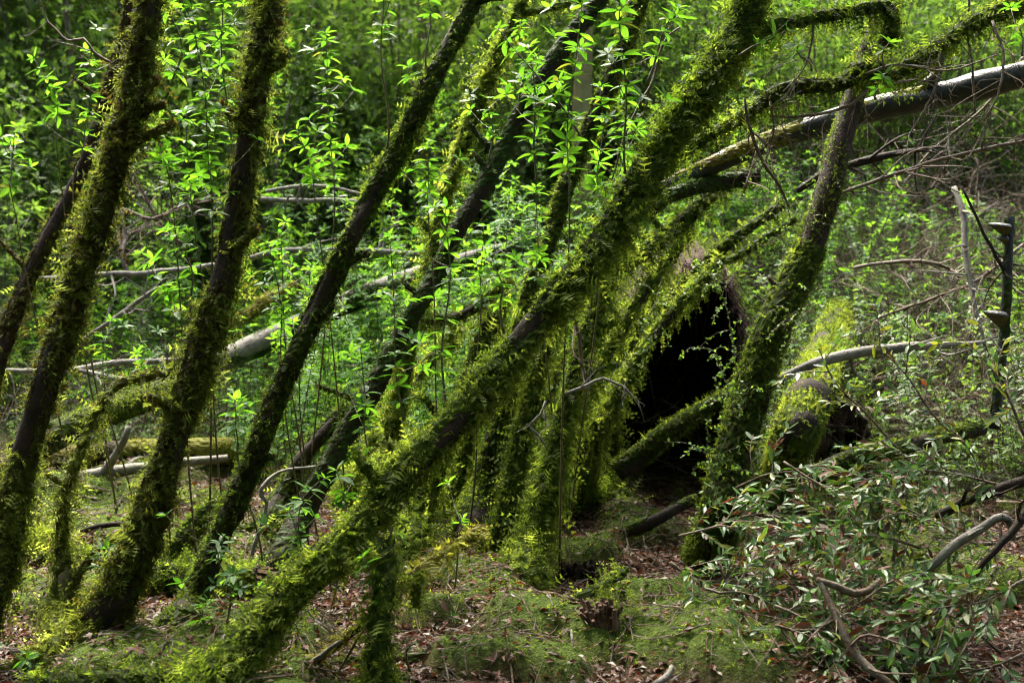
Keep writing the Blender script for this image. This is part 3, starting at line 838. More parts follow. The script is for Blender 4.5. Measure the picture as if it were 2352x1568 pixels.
LOGS['green'] = mossy('fallen_log', 'dark log with a green mossy top sloping between the two thick trunks', 'log',
    [(470, 858, 7.9, 66), (390, 895, 7.7, 72), (310, 925, 7.5, 78), (220, 960, 7.3, 80), (130, 1000, 7.1, 82), (40, 1050, 6.9, 84)],
    M_BARK, M_MOSSB, 9000, 'fuzz', 0.022, 0.50, 0.75, topbias=0.24, beard=0, rough=0.1, k=18)
mossy('fallen_log', 'broad yellow-mossed log lying level behind the forked grey branch', 'log',
    [(-20, 1085, 7.9, 70), (100, 1062, 7.9, 74), (230, 1048, 7.95, 76), (350, 1040, 8.0, 74), (470, 1035, 8.05, 70), (560, 1035, 8.1, 66)],
    M_BARK, M_MOSSY, 8000, 'fuzz', 0.022, 0.46, 0.6, topbias=0.2, beard=0.1, rough=0.12, k=18)
mossy('fallen_log', 'mossy log lying level with its broken red end beside the slim trunk foot', 'log',
    [(330, 1330, 5.55, 80), (420, 1335, 5.5, 84), (510, 1335, 5.5, 82), (600, 1335, 5.45, 78)],
    M_BARK, M_MOSSB, 8000, 'feather', 0.04, 0.36, 0.5, topbias=0.08, beard=0.3, mult=1.35)
mossy('fallen_log', 'bright green mossy log arching over the floor behind the thin mossy stem', 'log',
    [(-20, 1225, 5.9, 60), (50, 1250, 5.9, 64), (120, 1278, 5.85, 66), (200, 1305, 5.8, 66), (270, 1325, 5.75, 60)],
    M_BARK, M_MOSSB, 9000, 'fuzz', 0.045, 0.30, 0.72, topbias=0.1, beard=0.2, mult=1.5)
mossy('fallen_log', 'thick bright moss covered stub leaning between the second and slim trunks', 'log',
    [(390, 1300, 5.9, 46), (420, 1245, 5.9, 44), (460, 1195, 5.95, 44), (505, 1155, 6.0, 40)],
    M_BARK, M_MOSSB, 8000, 'fuzz', 0.04, 0.34, 0.68, topbias=0.08, beard=0.4)
mossy('fallen_log', 'green mossy log slanting across the mouth of the dark hollow', 'log',
    [(1415, 1085, 6.7, 60), (1470, 1045, 6.7, 56), (1530, 995, 6.7, 50), (1600, 950, 6.7, 44), (1680, 905, 6.7, 38), (1740, 870, 6.7, 34)],
    M_BARK, M_MOSSB, 10000, 'fuzz', 0.022, 0.34, 0.55, topbias=0.16, beard=0.2)
mossy('fallen_log', 'fat cushion-mossed log running away uphill behind the stout trunk', 'log',
    [(1790, 1075, 'g', 80), (1825, 1000, 6.7, 118), (1862, 905, 7.0, 110), (1885, 850, 7.4, 95), (1905, 780, 8.0, 80), (1930, 715, 8.6, 66)],
    M_BARK, M_MOSSB, 8000, 'fuzz', 0.03, 0.26, 0.78, topbias=0.05, beard=0.2, rough=.3)
mossy('fallen_log', 'low mossy log at the edge of the leafy tangle under the soil bank', 'log',
    [(1880, 1085, 6.0, 44), (1960, 1050, 6.1, 44), (2060, 1030, 6.2, 42), (2160, 1005, 6.3, 38), (2260, 985, 6.4, 34)],
    M_BARK, M_MOSSB, 8000, 'fuzz', 0.03, 0.38, 0.5, topbias=0.1, beard=0.3)
mossy('fallen_log', 'thin bare brown log half sunk in moss along the bottom edge', 'log',
    [(690, 1528, 4.52, 20), (790, 1522, 4.55, 26), (900, 1512, 4.6, 28), (1010, 1500, 4.64, 28), (1100, 1492, 4.68, 26), (1210, 1488, 4.7, 20)],
    M_TWIG, M_MOSSB, 5000, 'feather', 0.035, 0.47, 0.55, topbias=0.05, beard=0.3)
mossy('fallen_log', 'mossy log running along the very bottom edge under the thick trunks', 'log',
    [(60, 1590, 4.2, 90), (200, 1575, 4.22, 84), (340, 1566, 4.24, 80), (460, 1572, 4.25, 76)],
    M_BARK, M_MOSSB, 8000, 'feather', 0.038, 0.32, 0.55, topbias=0.08, beard=0.2)
mossy('fallen_log', 'grey bare log end poking up at the bottom edge beside the big diagonal', 'log',
    [(590, 1592, 4.25, 60), (680, 1580, 4.25, 58), (770, 1585, 4.25, 54), (860, 1600, 4.3, 50)],
    M_GREY, M_MOSSB, 4000, 'feather', 0.03, 0.5, 0.6, beard=0)
mossy('fallen_log', 'black wet stub of a log lying in the litter before the stout trunk', 'log',
    [(1440, 1222, 6.2, 30), (1490, 1200, 6.2, 36), (1545, 1172, 6.25, 34), (1600, 1145, 6.3, 30)],
    M_BARK, M_MOSSB, 5000, 'fuzz', 0.03, 0.50, 0.5, topbias=0.1, beard=0)
mossy('fallen_log', 'dim greenish log low in the glade above the grey one', 'log',
    [(590, 700, 9.6, 30), (680, 660, 9.7, 30), (450, 790, 9.4, 32)][::1],
    M_TANBARK, M_MOSSY, 4000, 'fuzz', 0.03, 0.4, 0.6, topbias=0.1, beard=0)

# red broken end of the level log
root = [o for o in bpy.data.objects if o.get('label', '').startswith('mossy log lying level')][0]
e = P(612, 1338, 5.42); mb = MB()
rr = np.random.default_rng(5)
for i in range(60):
    a = rr.uniform(0, 2 * math.pi); q = math.sqrt(rr.random()) * 0.062
    b0 = P(592, 1336, 5.46) + np.array([0, q * math.sin(a), q * math.cos(a)])
    mb.tube(np.array([b0, b0 + np.array([rr.uniform(.03, .075), rr.normal(0, .006) - .03, rr.normal(0, .006)])]), [.011, .004], 4)
part('broken_end', mb, M_ROT, root)

# thin mossy stem with a fat mossy foot
mossy('tree', 'thin mossy stem with a fat shaggy foot standing between the two thick trunks', 'tree',
    [(150, 1455, 'g', 66), (150, 1400, 5.15, 58), (148, 1330, 5.15, 40), (142, 1250, 5.2, 22), (148, 1140, 5.2, 16), (178, 1055, 5.2, 13), (228, 940, 5.25, 12), (270, 885, 5.3, 11), (345, 862, 5.35, 9), (415, 850, 5.4, 7)],
    M_STEM, M_MOSS, 9000, 'beard', 0.045, 0.28, 0.7, beard=0.3, mult=1.45)
mossy('mossy_stick', 'short mossy stick rising off the shaggy foot of the thin stem', 'branch',
    [(165, 1350, 5.15, 20), (190, 1305, 5.15, 17), (225, 1265, 5.15, 14), (275, 1232, 5.2, 9)],
    M_STEM, M_MOSS, 9000, 'feather', 0.03, 0.3, 0.55, beard=0.3)
mossy('mossy_post', 'upright shaggy mossy post under the big diagonal at the bottom edge', 'stump',
    [(880, 1680, 4.2, 56), (872, 1568, 4.25, 52), (872, 1460, 4.3, 48), (880, 1380, 4.34, 44), (886, 1300, 4.38, 40), (884, 1235, 4.42, 34)],
    M_BARK, M_MOSSB, 8000, 'beard', 0.05, 0.30, 0.72, beard=0.7, mult=1.25)
mossy('broken_branch', 'broken stick dressed in ferny yellow moss, pointing up beside the shaggy foot', 'branch',
    [(705, 1540, 4.5, 16), (790, 1470, 4.45, 18), (870, 1408, 4.4, 20), (945, 1325, 4.5, 18), (1010, 1275, 4.6, 15), (1065, 1238, 4.7, 13), (1118, 1208, 4.8, 9)],
    M_BARK, M_MOSSY, 7500, 'feather', 0.045, 0.38, 0.55, beard=0.6)
mossy('hanging_moss', 'clump of moss dangling off the ferny broken stick', 'moss',
    [(958, 1310, 4.5, 26), (956, 1350, 4.5, 30), (954, 1395, 4.5, 16)],
    M_BARK, M_MOSSB, 16000, 'beard', 0.03, 0.28, 0.75, beard=0.5)

# ------------------------------------------------------------------ hollows under the root plates
def hollow(name, label, rim, d, depth, thick, cx, cy, seed, fringe=300):
    rng = np.random.default_rng(seed)
    p = spline(np.array([[a, b, 0.0] for a, b in rim]) * 0.01, 0.12) * 100
    n = len(p)
    q = np.array([P(a, b, d) for a, b, _ in p])
    ctr = P(cx, cy, d)
    root = thing(name, GP(cx, rim[1][1]), label, 'root plate')
    mb = MB()
    rows = []
    # inner wall from the rim back into the dark, then lip and outer wall
    for s_ in np.linspace(0, 1, 9):
        k = 1 - 0.55 * s_ ** 2.2
        ring = ctr + (q - ctr) * k + np.array([0, depth * s_, 0]) + rng.normal(0, 0.02, (n, 3)) * (1 if s_ > 0 else 1.3)
        rows.append(ring)
    back = ctr + np.array([0, depth * 1.05, 0.1])
    V = np.vstack(rows)
    f = []
    for i in range(8):
        for j in range(n):
            a = i * n + j; a1 = i * n + (j + 1) % n
            f += [(a, a + n, a1), (a1, a + n, a1 + n)]
    V = np.vstack([V, back]); bi = len(V) - 1
    for j in range(n): f.append((8 * n + j, bi, 8 * n + (j + 1) % n))
    mb.add(V, f)
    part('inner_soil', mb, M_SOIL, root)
    mo = MB(); rows = []
    for s_ in np.linspace(0, 1, 7):
        k = 1 + thick * (0.15 + 1.0 * math.sin(min(1, s_ * 1.5) * math.pi / 2)) * (1 - 0.4 * s_)
        rows.append(ctr + (q - ctr) * (k if s_ > 0 else 1.0) + np.array([0, depth * 1.15 * s_ - 0.02, 0]) + rng.normal(0, 0.022, (n, 3)))
    V = np.vstack(rows); f = []
    for i in range(6):
        for j in range(n - 1):
            a = i * n + j
            f += [(a, a + 1, a + n), (a + 1, a + n + 1, a + n)]
    V = np.vstack([V, back]); bi = len(V) - 1
    for j in range(n - 1): f.append((6 * n + j, 6 * n + j + 1, bi))
    mo.add(V, f)
    part('root_plate', mo, M_FIBRE, root, True)
    fr = MB()
    for i in range(fringe):
        j = rng.integers(int(n * .35), n - 2); s_ = rng.random() * .35
        b0 = ctr + (q[j] - ctr) * (1 + thick * s_) + np.array([0, s_ * depth * .4 - .02, 0])
        dr = unit((q[j] - ctr) * 0.5 + rng.normal(0, .35, 3) * .3 + np.array([0, -.25, -.35]))
        L = rng.uniform(.04, .16)
        fr.tube(spline(np.array([b0, b0 + dr * L * .5 + rng.normal(0, .012, 3), b0 + dr * L + np.array([0, 0, -L * .5])]), .05), [.003] * 1, 3, caps=False) if False else fr.tube(np.array([b0, b0 + dr * L * .5 + rng.normal(0, .012, 3), b0 + dr * L + np.array([0, 0, -L * .5])]), [.0035, .0025, .001], 3, caps=False)
    for i in range(fringe // 14):
        j = rng.integers(int(n * .3), int(n * .75)); b0 = q[j] + np.array([0, rng.uniform(0, depth * .35), -.01]); L = rng.uniform(.1, .5) * (q[j][2] - H(q[j][0], q[j][1]))
        c_ = spline(np.array([b0, b0 + [rng.normal(0, .03), 0, -L * .5], b0 + [rng.normal(0, .05), rng.normal(0, .03), -L]]), .05)
        fr.tube(c_, np.linspace(.005, .0015, len(c_)), 4, caps=False)
    part('root_fibres', fr, M_FIBRE, root, False, 'stuff')
    mm = MB(); vv = V[2 * n:6 * n]; q_ = np.repeat(vv, 26, 0) + rng.normal(0, .05, (len(vv) * 26, 3)); w_ = rng.integers(0, 3, len(q_))
    for j in range(3):
        z = w_ == j; scatter(mm, T_FEATHER[j], q_[z], unit(q_[z] - ctr) + rng.normal(0, .5, (z.sum(), 3)), rng.normal(0, .5, (z.sum(), 3)) + [0, 0, 1.], rng.uniform(.03, .06, z.sum()), np.clip(rng.normal(.4, .2, z.sum()), 0, 1))
    part('moss', mm, M_MOSSB, root, False, 'stuff')
    return root


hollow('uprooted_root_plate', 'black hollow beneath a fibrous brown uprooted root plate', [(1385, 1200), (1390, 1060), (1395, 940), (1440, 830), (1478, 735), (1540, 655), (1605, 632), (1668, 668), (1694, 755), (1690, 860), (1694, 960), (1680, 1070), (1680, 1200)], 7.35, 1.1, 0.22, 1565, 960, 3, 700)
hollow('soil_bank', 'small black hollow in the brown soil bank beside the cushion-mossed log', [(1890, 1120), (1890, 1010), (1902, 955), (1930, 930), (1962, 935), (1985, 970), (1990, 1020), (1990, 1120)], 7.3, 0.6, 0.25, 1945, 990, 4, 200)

# ------------------------------------------------------------------ dead post with bracket fungi
root, c, r = mossy('dead_post', 'thin black upright dead stem carrying shelf fungi, at the picture edge', 'dead tree',
    [(2285, 985, 5.5, 30), (2296, 880, 5.5, 27), (2306, 760, 5.5, 26), (2313, 640, 5.5, 25), (2317, 560, 5.5, 25), (2318, 497, 5.5, 25)],
    M_CHAR, M_MOSSD, 2500, 'fuzz', 0.02, 0.52, 0.4, beard=0)


def bracket(px, py, d, R, th, direction):
    n = 13
    o = P(px, py, d)
    a = np.linspace(-math.pi / 2, math.pi / 2, n)
    rim = np.stack([np.cos(a) * R * direction, np.sin(a) * R * .75, np.cos(a) * R * .18], -1)
    mid = rim * 0.55
    top = o + np.vstack([[0, 0, 0.012], mid + [0, 0, .010], rim])
    bot = o + np.vstack([[0, 0, -th], mid * .8 + [0, 0, -th * .62], rim + [0, 0, -.006]])
    ft, fb = [], []
    m = 1 + 2 * n
    for j in range(n - 1):
        ft += [(0, 1 + j, 2 + j), (1 + j, 1 + n + j, 2 + j), (2 + j, 1 + n + j, 2 + n + j)]
        ft += [(1 + n + j, m + 1 + n + j, 2 + n + j), (2 + n + j, m + 1 + n + j, m + 2 + n + j)]
        fb += [(0, 2 + j, 1 + j), (1 + j, 2 + j, 1 + n + j), (2 + j, 2 + n + j, 1 + n + j)]
    A = MB(); A.add(np.vstack([top, bot]), ft)
    B = MB(); B.add(bot, fb)
    return A, B


M_PORE = barkmat('fungus_pore_surface', (0.07, 0.055, 0.04), (0.15, 0.12, 0.085), scale=60, rough=0.8, spec=.1)
for (px, py, R, th, s_) in [(2312, 520, .078, .05, -1), (2312, 548, .04, .03, -1), (2304, 722, .085, .07, -1)]:
    A, B = bracket(px, py, 5.48, R, th, s_)
    fo = part('shelf_fungus', A, M_FUNG, root, True)
    part('pore_surface', B, M_PORE, root, True).parent = fo

# ------------------------------------------------------------------ broken stump on the floor, with the mossy stick across it
rr = np.random.default_rng(17)
b0 = GP(1382, 1432)
root = thing('broken_stump', b0, 'small rotten red stump on the litter with a mossy stick across it', 'stump')
mb = MB()
for i in range(70):
    a = rr.uniform(0, 2 * math.pi); q = math.sqrt(rr.random()) * .05
    p0 = b0 + np.array([q * math.cos(a), q * math.sin(a) * .8, -.05])
    h = rr.uniform(.02, .10) * (1.1 - q * 5)
    mb.tube(np.array([p0, p0 + np.array([rr.normal(0, .012), rr.normal(0, .012), h * .6]), p0 + np.array([rr.normal(0, .02), rr.normal(0, .02), h + .05])]), [.015, .013, .008], 5)
part('rotten_wood', mb, M_ROT, root)
mm = MB()
cc = spline(np.vstack([b0 + [.10, .06, -.02], b0 + [.09, .05, .06], b0 + [.05, .06, .13], b0 + [-.02, .06, .15]]), .02)
moss_on_tube(mm, cc, np.full(len(cc), .03), 12000, rr, 'fuzz', .02, .34, 5, .6, 0, .2)
part('moss', mm, M_MOSSB, root, False, 'stuff')
mossy('mossy_stick', 'mossy stick propped across the small rotten red stump', 'branch',
    [(1262, 1412, 4.98, 18), (1330, 1372, 5.0, 22), (1390, 1342, 5.05, 22), (1445, 1308, 5.1, 16)], M_TWIG, M_MOSSB, 6500, 'feather', .035, .40, .5, topbias=.08, beard=.5)
b0 = GP(1335, 1330)
mb = MB(); root = thing('wood_chunk', b0, 'lump of dark crumbling wood just behind the propped mossy stick', 'dead wood')
for i in range(26):
    p0 = b0 + rr.normal(0, 1, 3) * np.array([.055, .04, .01])
    mb.tube(np.array([p0, p0 + rr.normal(0, 1, 3) * np.array([.04, .03, .02]) + [0, 0, .05]]), [.022, .008], 5)
part('crumbled_wood', mb, M_SOIL, root)

# ------------------------------------------------------------------ bare branches
def bare(name, label, pts, mat, twigs=0, seed=1, tw=(.1, .35), forks=(), group=None, cat='branch', k=7, spread=0.6):
    rng = np.random.default_rng(seed)
    c = spline(pxpath(pts), .04); r = np.maximum(c[:, 3], .0012); c = c[:, :3]
    c = c + np.cumsum(rng.normal(0, .0018, c.shape), axis=0)
    root = thing(name, c[0], label, cat, group)
    mb = MB(); mb.tube(c, r, k, .5, .08, seed)
    part('stem', mb, mat, root, True)
    for fk in forks:
        f = spline(pxpath(fk), .04); mb = MB()
        mb.tube(f[:, :3], np.maximum(f[:, 3], .0012), k, .5, .08, seed + 1); part('fork', mb, mat, root, True)
    if twigs:
        mb = MB()
        T, N, B = frames(c)
        for i in range(twigs):
            j = rng.integers(len(c) // 8, len(c) - 1); L = rng.uniform(*tw)
            dr = unit(T[j] * rng.uniform(.3, 1) + (N[j] * rng.normal() + B[j] * rng.normal()) * spread)
            e = c[j] + dr * L; m = c[j] + dr * L * .5 + rng.normal(0, .03 * L / .2, 3)
            tc = spline(np.array([c[j], m, e]), .05)
            mb.tube(tc, np.linspace(max(r[j] * .5, .0022), .0010, len(tc)), 4, caps=False)
            for z in range(2):
                q = tc[rng.integers(1, len(tc))]; e2 = q + unit(dr + rng.normal(0, .6, 3)) * L * .4
                mb.tube(np.array([q, (q + e2) / 2 + rng.normal(0, .01, 3), e2]), [.0018, .0014, .0008], 3, caps=False)
        part('twigs', mb, mat, root, False, 'stuff')
    return root


bare('fallen_branch', 'forked bare grey branch lying before the yellow-mossed log', [(60, 1145, 6.9, 20), (110, 1125, 6.9, 26), (170, 1102, 6.9, 28), (240, 1090, 6.9, 32), (330, 1082, 6.95, 26), (430, 1070, 7.0, 22), (530, 1058, 7.1, 16)], M_GREY,
     4, 2, forks=[[(235, 1090, 6.9, 26), (262, 1050, 6.85, 20), (285, 1010, 6.8, 17), (296, 978, 6.8, 14)]])
bare('fallen_branch', 'bleached dead branch crossing the glade behind both thick trunks', [(60, 640, 9.0, 9), (230, 632, 8.9, 12), (330, 628, 8.8, 13), (430, 618, 8.8, 13), (500, 608, 8.8, 12)], M_GREY, 10, 3, (.2, .5), cat='branch')
bare('fallen_branch', 'pale forked dead branch high in the glade between second and slim trunks', [(600, 458, 9.0, 13), (680, 462, 9.0, 12), (760, 458, 9.0, 11), (830, 462, 9.0, 9)], M_GREY, 8, 4, (.15, .4),
     forks=[[(610, 440, 9.0, 9), (690, 428, 9.0, 9), (760, 430, 9.1, 7), (830, 446, 9.1, 6)]])
bare('fallen_branch', 'whitish dead branch lying level among the leaves behind the slim trunk', [(575, 592, 8.8, 12), (650, 575, 8.8, 14), (740, 572, 8.8, 15), (850, 574, 8.9, 14), (970, 576, 9, 10)], M_GREY, 6, 5, (.1, .35))
bare('fallen_branch', 'lowest of the grey branches heaped above the dark green-topped log', [(0, 850, 8.0, 10), (160, 852, 7.9, 15), (260, 838, 7.9, 16), (350, 832, 7.9, 13), (420, 824, 7.9, 9)], M_GREY, 6, 6, (.1, .3))
bare('fallen_branch', 'broken grey stick pointing at the dark green-topped log from the branch heap', [(150, 845, 7.8, 10), (220, 858, 7.8, 14), (290, 868, 7.75, 14), (300, 878, 7.7, 9)], M_GREY, 4, 7, (.1, .25))
bare('fallen_branch', 'thin grey branch slanting up out of the heap towards the second trunk', [(190, 780, 8.1, 8), (250, 740, 8.1, 9), (310, 700, 8.1, 10), (350, 670, 8.1, 9), (400, 650, 8.1, 6)], M_GREY, 8, 8, (.1, .35))
bare('fallen_branch', 'reddish thin dead branch standing up in the brush beside the corner trunk', [(300, 640, 8.9, 10), (280, 590, 8.9, 9), (290, 540, 9.0, 8), (270, 480, 9.0, 6)], M_TWIG, 14, 9, (.2, .5))
bare('fallen_branch', 'tangle-twigged dead branch between the thick trunks above the heap', [(280, 480, 9.2, 9), (350, 500, 9.2, 8), (420, 470, 9.2, 7), (480, 450, 9.2, 5)], M_TWIG, 16, 10, (.2, .5))
bare('fallen_branch', 'slender dead twig branch fanning over the glade brush', [(420, 560, 9.4, 8), (380, 530, 9.4, 7), (330, 440, 9.4, 6), (300, 380, 9.4, 4)], M_TWIG, 16, 11, (.2, .6))
bare('fallen_branch', 'short grey stick on the floor at the picture edge under the corner trunk', [(-20, 1422, 5.25, 14), (40, 1412, 5.25, 15), (115, 1400, 5.25, 13)], M_GREY, 0, 12)
bare('fallen_branch', 'dark log-like stick in the bottom corner', [(-20, 1500, 4.75, 26), (30, 1500, 4.75, 28), (85, 1502, 4.75, 22)], M_BARK, 0, 13)
bare('fallen_branch', 'mossy crooked stick arching over the floor behind the second trunk', [(150, 1255, 6.0, 14), (185, 1225, 6.0, 16), (230, 1210, 6.0, 13), (290, 1205, 6.05, 11)], M_BARK, 0, 14)
bare('fallen_branch', 'pale twisted upright twig with a broken knob between slim and black trunks', [(575, 1300, 5.7, 9), (590, 1240, 5.7, 10), (605, 1190, 5.7, 9), (612, 1155, 5.7, 9), (598, 1125, 5.7, 12), (640, 1080, 5.75, 7), (720, 1070, 5.8, 5)], M_GREY, 4, 15, (.08, .2))
bare('fallen_branch', 'crooked grey lichened twig reaching into the dark hollow', [(1300, 905, 5.3, 8), (1345, 885, 5.3, 8), (1385, 868, 5.3, 7), (1420, 880, 5.3, 6), (1445, 895, 5.3, 5), (1465, 925, 5.3, 3)], M_GREY, 7, 16, (.06, .16))
bare('fallen_branch', 'bare grey zigzag twig hanging before the mossy clump', [(1252, 920, 5.1, 7), (1243, 950, 5.1, 7), (1220, 975, 5.1, 6), (1240, 1000, 5.1, 5), (1258, 1030, 5.1, 4)], M_GREY, 4, 17, (.05, .12))
bare('fallen_branch', 'smooth grey stem twisting down through the clump', [(1312, 705, 5.6, 10), (1322, 745, 5.6, 10), (1330, 790, 5.6, 9), (1332, 830, 5.6, 9), (1345, 900, 5.65, 8)], M_TWIG, 2, 18)
bare('fallen_branch', 'long grey fallen branch bending level behind the leafy tangle', [(1720, 915, 6.4, 14), (1800, 865, 6.4, 20), (1880, 828, 6.4, 24), (1980, 808, 6.5, 26), (2080, 796, 6.5, 22), (2170, 790, 6.6, 18), (2260, 785, 6.6, 12)], M_GREY, 5, 19, (.1, .3))
bare('branch', 'slender straight branch rising from the stout trunk to the picture edge', [(1930, 445, 6.3, 9), (2020, 412, 6.25, 10), (2130, 372, 6.2, 10), (2240, 348, 6.2, 9), (2380, 322, 6.2, 8)], M_TWIG, 26, 20, (.15, .5), spread=.8)
bare('branch', 'thin arching twig in front of the smooth log, leaving the bough knot', [(1990, 205, 5.3, 9), (1950, 240, 5.3, 8), (1890, 262, 5.3, 7), (1820, 270, 5.3, 6), (1765, 268, 5.3, 4)], M_TWIG, 8, 21, (.08, .25))
bare('branch', 'brown drooping twig crossing below the smooth log', [(1712, 225, 5.2, 6), (1725, 300, 5.2, 8), (1755, 370, 5.2, 8), (1790, 430, 5.25, 7), (1812, 480, 5.3, 5)], M_TWIG, 8, 22, (.08, .25))
bare('branch', 'reddish broken twig leaning under the smooth log', [(1745, 335, 5.6, 9), (1730, 380, 5.6, 9), (1712, 430, 5.6, 7)], M_TWIG, 2, 23)
bare('branch', 'pale crooked vertical stem on the slope near the fungus post', [(2190, 430, 7.2, 14), (2212, 500, 7.1, 16), (2216, 600, 7.0, 14), (2235, 690, 6.9, 11), (2262, 790, 6.8, 8)], M_GREY, 12, 24, (.15, .5), spread=.9)
bare('branch', 'arched mossy dead branch on the slope, its crook facing the fungus post', [(1960, 615, 7.4, 8), (2040, 605, 7.3, 9), (2120, 602, 7.2, 10), (2190, 625, 7.2, 8), (2200, 650, 7.2, 6)], M_TWIG, 12, 25, (.15, .45), spread=.9)
bare('branch', 'thin dark whippy stem leaning into the fungus post', [(2210, 430, 5.6, 5), (2250, 520, 5.55, 7), (2295, 600, 5.5, 9), (2308, 630, 5.5, 9)], M_BARK, 5, 26, (.1, .3))
bare('branch', 'mossy bough fragment over the slope behind the reddish trunk', [(1830, 440, 7.0, 14), (1900, 395, 7.0, 18), (1980, 370, 7.0, 20), (2060, 350, 7.0, 16), (2130, 340, 7.0, 10)], M_BARK, 14, 27, (.15, .5), spread=.9)
bare('branch', 'drooping dead branch with fine rusty twigs in the upper slope', [(2352, 130, 7.2, 6), (2260, 250, 7.2, 6), (2150, 340, 7.2, 5), (2080, 420, 7.2, 4)], M_TWIG, 14, 28, (.2, .5), spread=1.0)
bare('branch', 'fine twigged dead branch low on the slope above the soil bank', [(2352, 560, 7.0, 8), (2250, 640, 7.0, 8), (2130, 690, 7.0, 7), (2000, 740, 7.0, 5)], M_TWIG, 34, 29, (.2, .55), spread=1.0)
bare('branch', 'curved bare twig looping from a stem beside the big diagonal', [(1565, 60, 5.2, 4), (1530, 90, 5.2, 6), (1512, 130, 5.2, 7), (1500, 190, 5.2, 7), (1470, 240, 5.2, 6), (1430, 330, 5.2, 5), (1405, 420, 5.25, 4)], M_TWIG, 4, 30, (.08, .2))
bare('branch', 'curly bare twig in the upper corner beyond the corner trunk', [(255, 145, 5.4, 7), (215, 122, 5.4, 7), (195, 92, 5.4, 6), (160, 95, 5.4, 6), (125, 60, 5.4, 5), (105, 35, 5.4, 4), (108, -20, 5.4, 3)], M_TWIG, 6, 31, (.1, .25))
for i_, (lab, pts, tw_) in enumerate([
    ('thin twig drooping from the long sagging bough over the smooth log', [(2160, 120, 5.4, 7), (2150, 190, 5.35, 6), (2120, 260, 5.3, 5), (2075, 330, 5.3, 3)], 12),
    ('twiggy spray hanging from the bough near the top corner', [(2280, 50, 5.4, 7), (2300, 130, 5.35, 6), (2290, 220, 5.3, 5), (2250, 290, 5.3, 3)], 14),
    ('fine twig hanging from the level mossy bough', [(1870, 50, 5.2, 6), (1862, 110, 5.2, 5), (1840, 165, 5.2, 4), (1800, 210, 5.2, 3)], 10),
    ('long whip arching over the smooth log from the bough knot', [(1985, 170, 5.3, 7), (2060, 150, 5.2, 6), (2170, 165, 5.2, 5), (2290, 130, 5.2, 3)], 12),
    ('thin upright stick crossing the bough near the top edge', [(2240, 260, 5.5, 5), (2235, 150, 5.5, 6), (2225, 60, 5.5, 6), (2230, -30, 5.5, 5)], 6),
    ('hanging twig cluster beneath the bough between big diagonal and knot', [(1770, 235, 5.3, 6), (1780, 290, 5.3, 5), (1770, 350, 5.3, 4), (1745, 400, 5.3, 3)], 12)]):
    bare('branch', lab, pts, M_TWIG, tw_, 60 + i_, (.08, .3), spread=.8)
# branches of the leafy windfall
bare('fallen_branch', 'bare brown fallen branch running down to the bottom edge through the leafy tangle', [(1882, 1335, 4.5, 14), (1905, 1385, 4.45, 17), (1930, 1440, 4.4, 19), (1960, 1500, 4.35, 20), (2000, 1540, 4.3, 20), (2070, 1590, 4.25, 20)], M_TWIG, 6, 32, (.08, .25),
     forks=[[(1876, 1330, 4.5, 14), (1920, 1345, 4.5, 17), (1960, 1362, 4.5, 18), (1995, 1355, 4.5, 16), (2020, 1330, 4.55, 10)]])
bare('fallen_branch', 'pale lichened branch elbowing up out of the leafy tangle', [(2090, 1350, 4.7, 14), (2140, 1300, 4.7, 20), (2190, 1250, 4.7, 24), (2245, 1212, 4.7, 22), (2290, 1185, 4.7, 20), (2312, 1205, 4.7, 18), (2318, 1240, 4.7, 14)], M_GREY, 4, 33, (.08, .2))
bare('fallen_branch', 'dark mossy branch behind the lichened elbow, at the picture edge', [(2150, 1190, 5.0, 18), (2230, 1150, 5.0, 22), (2300, 1125, 5.0, 26), (2380, 1100, 5.0, 26)], M_BARK, 4, 34, (.08, .2))
bare('fallen_branch', 'black branch tilting down beside the lichened elbow to the edge', [(2240, 1320, 4.6, 12), (2290, 1260, 4.6, 16), (2340, 1200, 4.65, 20), (2390, 1130, 4.7, 22)], M_BARK, 5, 35, (.08, .2))
bare('fallen_branch', 'dark stick slanting through the leaves at the bottom edge', [(1990, 1568, 4.3, 12), (2060, 1510, 4.35, 13), (2130, 1470, 4.4, 12), (2200, 1440, 4.45, 8)], M_BARK, 6, 36, (.08, .2))
bare('fallen_branch', 'grey stick half buried in moss before the leafy tangle', [(1540, 1465, 4.65, 8), (1585, 1440, 4.7, 14), (1640, 1415, 4.75, 13), (1700, 1398, 4.8, 8)], M_GREY, 0, 37)
bare('fallen_branch', 'pale little stick standing in the moss at the bottom edge', [(1318, 1535, 4.5, 6), (1313, 1490, 4.55, 7), (1310, 1450, 4.6, 6)], M_GREY, 0, 38)
bare('fallen_branch', 'thick root-like stick in the litter at the bottom centre', [(1500, 1575, 4.3, 16), (1530, 1555, 4.35, 16), (1545, 1530, 4.4, 10)], M_GREY, 0, 39)
bare('fallen_branch', 'dark twig leaning up at the very bottom between the thick trunks', [(338, 1580, 4.2, 7), (348, 1540, 4.25, 7), (352, 1515, 4.3, 6)], M_TWIG, 0, 40)
bare('fallen_branch', 'sloping bare stick beside the shaggy mossy post', [(705, 1530, 4.42, 10), (745, 1500, 4.42, 12), (785, 1470, 4.42, 9)], M_GREY, 0, 41)
bare('fallen_branch', 'branched brown rootlet lying in the litter before the column of hanging moss', [(1390, 1150, 6.9, 8), (1425, 1170, 6.9, 10), (1455, 1185, 6.9, 8)], M_GREY, 5, 42, (.1, .2))

# ------------------------------------------------------------------ saplings with whorled leaves
def rotmat(axis_z, x_hint):
    z = unit(axis_z); x = unit(x_hint - z * np.dot(x_hint, z)); y = np.cross(z, x)
    return np.stack([x, y, z], 1)


